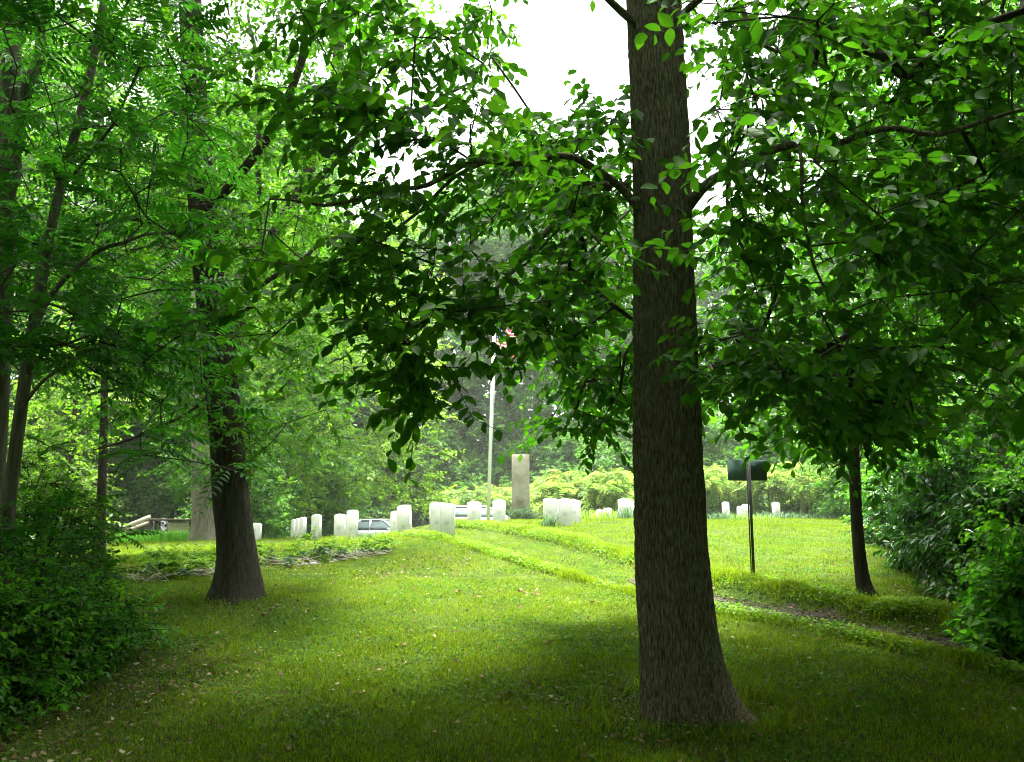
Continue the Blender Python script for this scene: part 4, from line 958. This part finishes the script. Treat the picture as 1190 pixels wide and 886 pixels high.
# --- shrubs
def shrub(name, label, px, Y, size, n, leaf, la, mat, seed, group=None, hi=True, loc=None, nst=9, low=.02):
    r = np.random.default_rng(seed); sx, sy, sz = size
    p = loc if loc is not None else stand(px, Y); p = np.asarray(p, float)
    d = nrm(np.abs(r.normal(0, 1, (n, 3))) * np.array([1, 1, 1]) * np.where(r.random((n, 3)) < .5, -1, 1)); d[:, 2] = np.abs(d[:, 2])
    q = r.uniform(.45, 1.0, n) ** .6
    lump = .72 + .5 * vnoise(d[:, 0] * 2.2 + seed, d[:, 1] * 2.2 + d[:, 2] * 2)
    t = p + np.array([0, 0, low]) + d * (q * lump)[:, None] * np.array([sx, sy, sz])
    t[:, 2] = np.maximum(t[:, 2], h(t[:, 0], t[:, 1]) + .06)
    limbs = []
    for k in range(nst):
        a = r.uniform(0, 6.283); e = r.uniform(.2, .65); x1, y1 = math.cos(a) * sx * e, math.sin(a) * sy * e
        x0, y0 = p[0] + x1 * .35, p[1] + y1 * .35
        limbs.append((np.array([(x0, y0, hz(x0, y0) - .03), (p[0] + x1 * .7, p[1] + y1 * .7, p[2] + sz * .35), (p[0] + x1 * 1.1, p[1] + y1 * 1.1, p[2] + sz * .75)]), [.016, .012, .006]))
    o = tree(name, label, 'shrub', [p - UP * .03, p + UP * sz * .3, p + UP * sz * .6], [.02, .015, .008], t, leaf, la, mat, M['twig'], limbs=limbs, group=group, hi=hi, k=8, step=.1, flare=.1, seed=seed, r=r, gap=False, skel_from=0, r_tip=.004, seg=.2, foliage='foliage')
    for c in o.children:
        if c.name.startswith('limb') or c.name.startswith('trunk'): c.name = 'stem'
    return o
SH = dict(ntw=5, tl=(.14, .34), nl=9, L=(.04, .075), ar=.5, droop=.15, ldroop=.35)
GL = 'shrubs of the left bank'
for i, (px, Y, sz, n, mat, lab) in enumerate([
 (-75, 6.3, (.8, .7, .95), 170, 'leaf_shrub', 'dark leafy shrub in the lower left corner, nearest to the viewer'),
 (25, 7.0, (.75, .7, .95), 150, 'leaf_shrub', 'low dark shrub spilling onto the lawn edge at lower left'),
 (95, 8.0, (.65, .7, .85), 130, 'leaf_shrub', 'shrub on the left bank whose end reaches farthest into the lawn'),
 (20, 7.6, (1.1, .9, 1.5), 150, 'leaf_pinnate', 'tall mid green shrub at the left picture edge below the pale slender trunk'),
 (45, 9.0, (.8, .8, 1.7), 170, 'leaf_small', 'upright twiggy shrub before the yellow green small tree on the left'),
 (-5, 10.5, (1.0, .9, 2.1), 160, 'leaf_small', 'high shrub behind the other left bank shrubs')]):
    shrub('shrub', lab, px, Y, sz, n, 'frond' if mat == 'leaf_pinnate' else 'twig', dict(nf=4, fl=(.22, .40), npair=7, L=.065, ar=.40, droop=.4) if mat == 'leaf_pinnate' else SH, M[mat], 200 + i, GL)
LA = dict(ntw=4, tl=(.18, .42), nl=9, L=(.10, .17), ar=.36, droop=.25, ldroop=.75)
BR = dict(ntw=4, tl=(.18, .42), nl=9, L=(.07, .12), ar=.55, droop=.15, ldroop=.4)
GR_ = 'shrubs of the right hedge'
for i, (px, Y, sz, n, la, mat, lab) in enumerate([
 (1215, 8.3, (.75, .8, 1.25), 150, BR, 'leaf_shrub', 'bright leaved shrub at the right picture edge nearest to the track'),
 (1175, 10.6, (.9, 1.0, 1.7), 180, LA, 'leaf_laurel', 'glossy drooping laurel shrub in the middle of the right hedge'),
 (1215, 10.2, (1.0, .9, 2.2), 170, BR, 'leaf_shrub', 'tall fresh green shrub rising over the laurel at the right edge'),
 (1115, 13.0, (1.0, 1.1, 1.9), 190, LA, 'leaf_laurel', 'dark glossy laurel shrub where the hedge bends back, right of the slim trunk'),
 (1065, 16.5, (1.0, 1.4, 1.9), 180, BR, 'leaf_laurel', 'dense shrub in the hedge just behind the right side of the slim trunk'),
 (1130, 16.0, (1.5, 1.4, 2.9), 200, BR, 'leaf_shrub', 'tall shrub behind the dark laurels, at the foot of the pale trunk'),
 (1050, 22, (1.4, 2.0, 2.2), 190, BR, 'leaf_shrub', 'light green shrub at the far end of the right hedge'),
 (1110, 23, (1.8, 2.0, 3.2), 190, BR, 'leaf_small', 'high light green shrub at the back of the right hedge')]):
    shrub('hedge_shrub', lab, px, Y, sz, n, 'twig', la, M[mat], 230 + i, GR_)
# low weeds along the foot of the hedge
# --- weeds of the long bed on the left
def weed(seed, H, mat, L):
    r = np.random.default_rng(seed); n = 5
    t = np.c_[r.normal(0, H * .18, n), r.normal(0, H * .18, n), r.uniform(H * .35, H, n)]
    return tree('weed_plant', 'leafy bright green weed in the overgrown bed', 'plant', [(0, 0, -.02), (.01, 0, H * .4), (0, .01, H * .8)], [.008, .007, .004], t, 'twig',
                dict(ntw=3, tl=(.08, .2), nl=6, L=(L * .7, L * 1.3), ar=.42, droop=.15, ldroop=.1), mat, M['stalk'], k=6, step=.06, flare=0, seed=seed, r=r, gap=False, hi=False, skel_from=.2, r_tip=.003, seg=.1, foliage='foliage', group='weeds in the long bed')
wd = [weed(61, .45, M['leaf_weed'], .11), weed(62, .30, M['leaf_weed'], .13), weed(63, .25, M['leaf_blue'], .10)]
lbl = ['leafy bright green weed in the long overgrown bed on the left', 'leafy bright green weed in the long overgrown bed on the left', 'greyish blue green weed in the long overgrown bed on the left']
for a_, b_ in zip(wd, lbl): a_['label'] = b_
fst = [True] * 3
for i in range(125):
    s_ = rb.uniform(0, 1) ; q = BED[min(3, int(s_ * 4))] + (BED[min(3, int(s_ * 4)) + 1] - BED[min(3, int(s_ * 4))]) * (s_ * 4 % 1)
    off = abs(rb.normal(0, .8)); x, y = q[0] + rb.normal(0, .2) - off * .1, q[1] + off * 1.1
    k = 2 if (off < .35 and rb.random() < .6) else i % 2
    loc = (x, y, hz(x, y)); sc = rb.uniform(.35, .85) * (.8 if x > -4.2 else 1)
    if fst[k]: wd[k].location = loc; fst[k] = False
    else: copy_thing(wd[k], loc, rb.uniform(0, 6.28), sc)
# pale dead stalks lying along the front of the bed, and stones
for i in range(9):
    s_ = (i + rb.random()) / 9; q = resample(BED, 50)[int(s_ * 49)]
    mb = MB(); n_ = 26
    for _ in range(n_):
        c = np.array([rb.normal(0, .22), rb.normal(0, .10), rb.uniform(.01, .12)]); d = nrm(np.array([rb.normal(0, 1), rb.normal(0, .5), rb.normal(0, .25)])) * rb.uniform(.08, .25)
        mb.tube([c - d, c + np.array([0, 0, .01]), c + d], .004, 4)
    M.setdefault('straw', simple('straw', [(.3, (.20, .17, .12)), (.7, (.46, .43, .36))], 12, .8))
    o = mb.build('dead_brush', M['straw']); o.location = (q[0], q[1], hz(q[0], q[1]))
    tag(o, 'bleached heap of dead stalks along the front of the overgrown bed', 'brush', 'heaps of dead stalks at the bed')
M['rock'] = simple('rock', [(.3, (.20, .19, .17)), (.7, (.46, .45, .41))], 6, .9, .6, .2)
for i in range(7):
    q = resample(BED, 50)[int(rb.uniform(0, 49))]; v = nrm(rb.normal(0, 1, (1, 3)))
    mb = MB(); s_ = rb.uniform(.035, .07); rows = []
    for z_, rr in ((-.5, .7), (-.1, 1), (.35, .9), (.6, .55)): a = np.arange(9) / 9 * 6.283; rows.append(np.c_[np.cos(a) * rr * s_ * 1.4 * rb.uniform(.8, 1.1, 9), np.sin(a) * rr * s_ * rb.uniform(.8, 1.1, 9), np.full(9, z_ * s_)])
    mb.grid(np.array(rows)); o = mb.build('edging_stone', M['rock']); x, y = q[0] + rb.normal(0, .1), q[1] - .1 + rb.normal(0, .1); o.location = (x, y, hz(x, y) + .01); o.rotation_euler[2] = rb.uniform(0, 6)
    tag(o, 'pale rough stone lying at the front edge of the overgrown bed', 'stone', 'edging stones of the bed')
# clumps of strap leaves at the graves, the shrub before the monument, tall grass by the deck
def clump(name, label, px, Y, n, hh, spread, mat, seed, cat='plant', group=None, wid=.02, sx=1.0):
    r = np.random.default_rng(seed); p = stand(px, Y)
    x = r.normal(0, spread * sx, n); y = r.normal(0, spread, n)
    o = link(name, blade_mesh(name, x, y, h(x + p[0], y + p[1]) - p[2], r.uniform(.5, 1, n) * hh * np.exp(-(x / (spread * sx)) ** 2 * .15), np.full(n, wid), r, True, .7), mat); o.location = p
    return tag(o, label, cat, group, 'stuff' if name == 'grass_clump' else None)
GC = 'grass clumps among the graves'
clump('iris_clump', 'dark iris clump at the foot of the headstone right of the monument', 639, 20.4, 90, .42, .10, M['leaf_blue'], 301, group=GC)
clump('iris_clump', 'big iris clump before the wide headstone left of the big trunk', 729, 24.5, 140, .5, .2, M['leaf_blue'], 302, group=GC)
clump('grass_clump', 'tall grass clump below the squat grey faced headstone', 396, 21.8, 200, .25, .4, M['blade'], 303, group=GC)
clump('grass_clump', 'tall grass ridge in front of the silver car', 440, 22.5, 300, .22, .5, M['leaf_blue'], 304, group=GC, sx=1.6)
clump('grass_clump', 'grass tuft where the track tops the rise below the leaning headstone', 478, 20.2, 200, .2, .3, M['blade'], 305, group=GC, sx=1.4)
clump('grass_clump', 'tall grass at the foot of the slim headstone right of the big trunk', 838, 26.5, 220, .35, .35, M['leaf_blue'], 306, group=GC)
clump('grass_clump', 'tall grass under the headstone between sign post and slim tree', 905, 28.4, 420, .4, .35, M['leaf_blue'], 307, group=GC, sx=2.0)
clump('grass_clump', 'tall grass under the rightmost small headstone', 970, 29.8, 360, .4, .35, M['leaf_blue'], 308, group=GC, sx=2.2)
clump('grass_clump', 'tall weeds round the two tiny far headstones', 700, 25.5, 300, .4, .45, M['leaf_weed'], 309, group=GC, sx=1.6)
clump('grass_clump', 'dark tall grass bank below the wooden deck', 190, 27.5, 1600, .5, .5, M['leaf_shrub'], 310, group=GC, sx=2.6)
clump('grass_clump', 'rough grass at the right headstones behind the sign', 868, 26.9, 260, .25, .3, M['leaf_weed'], 311, group=GC, sx=1.5)
shrub('cushion_shrub', 'low dark heathery shrub at the foot of the stone monument', 607, 26.2, (.50, .3, .36), 90, 'twig', dict(ntw=4, tl=(.08, .2), nl=8, L=(.03, .06), ar=.3, droop=-.3, ldroop=-.2), M['leaf_blue'], 320)

# ================================================================== HAZE
mb = MB(); mb.box((0, 40, 19), (320, 260, 50))
hm, hn, ho = new_mat('haze'); pv = hn.nodes.new('ShaderNodeVolumePrincipled')
pv.inputs['Color'].default_value = (.94, 1, .95, 1); pv.inputs['Density'].default_value = .0007; pv.inputs['Anisotropy'].default_value = .2
hn.links.new(pv.outputs[0], ho.inputs['Volume'])
tag(mb.build('haze', hm), 'thin pale humid air over the whole clearing', 'haze', kind='stuff')
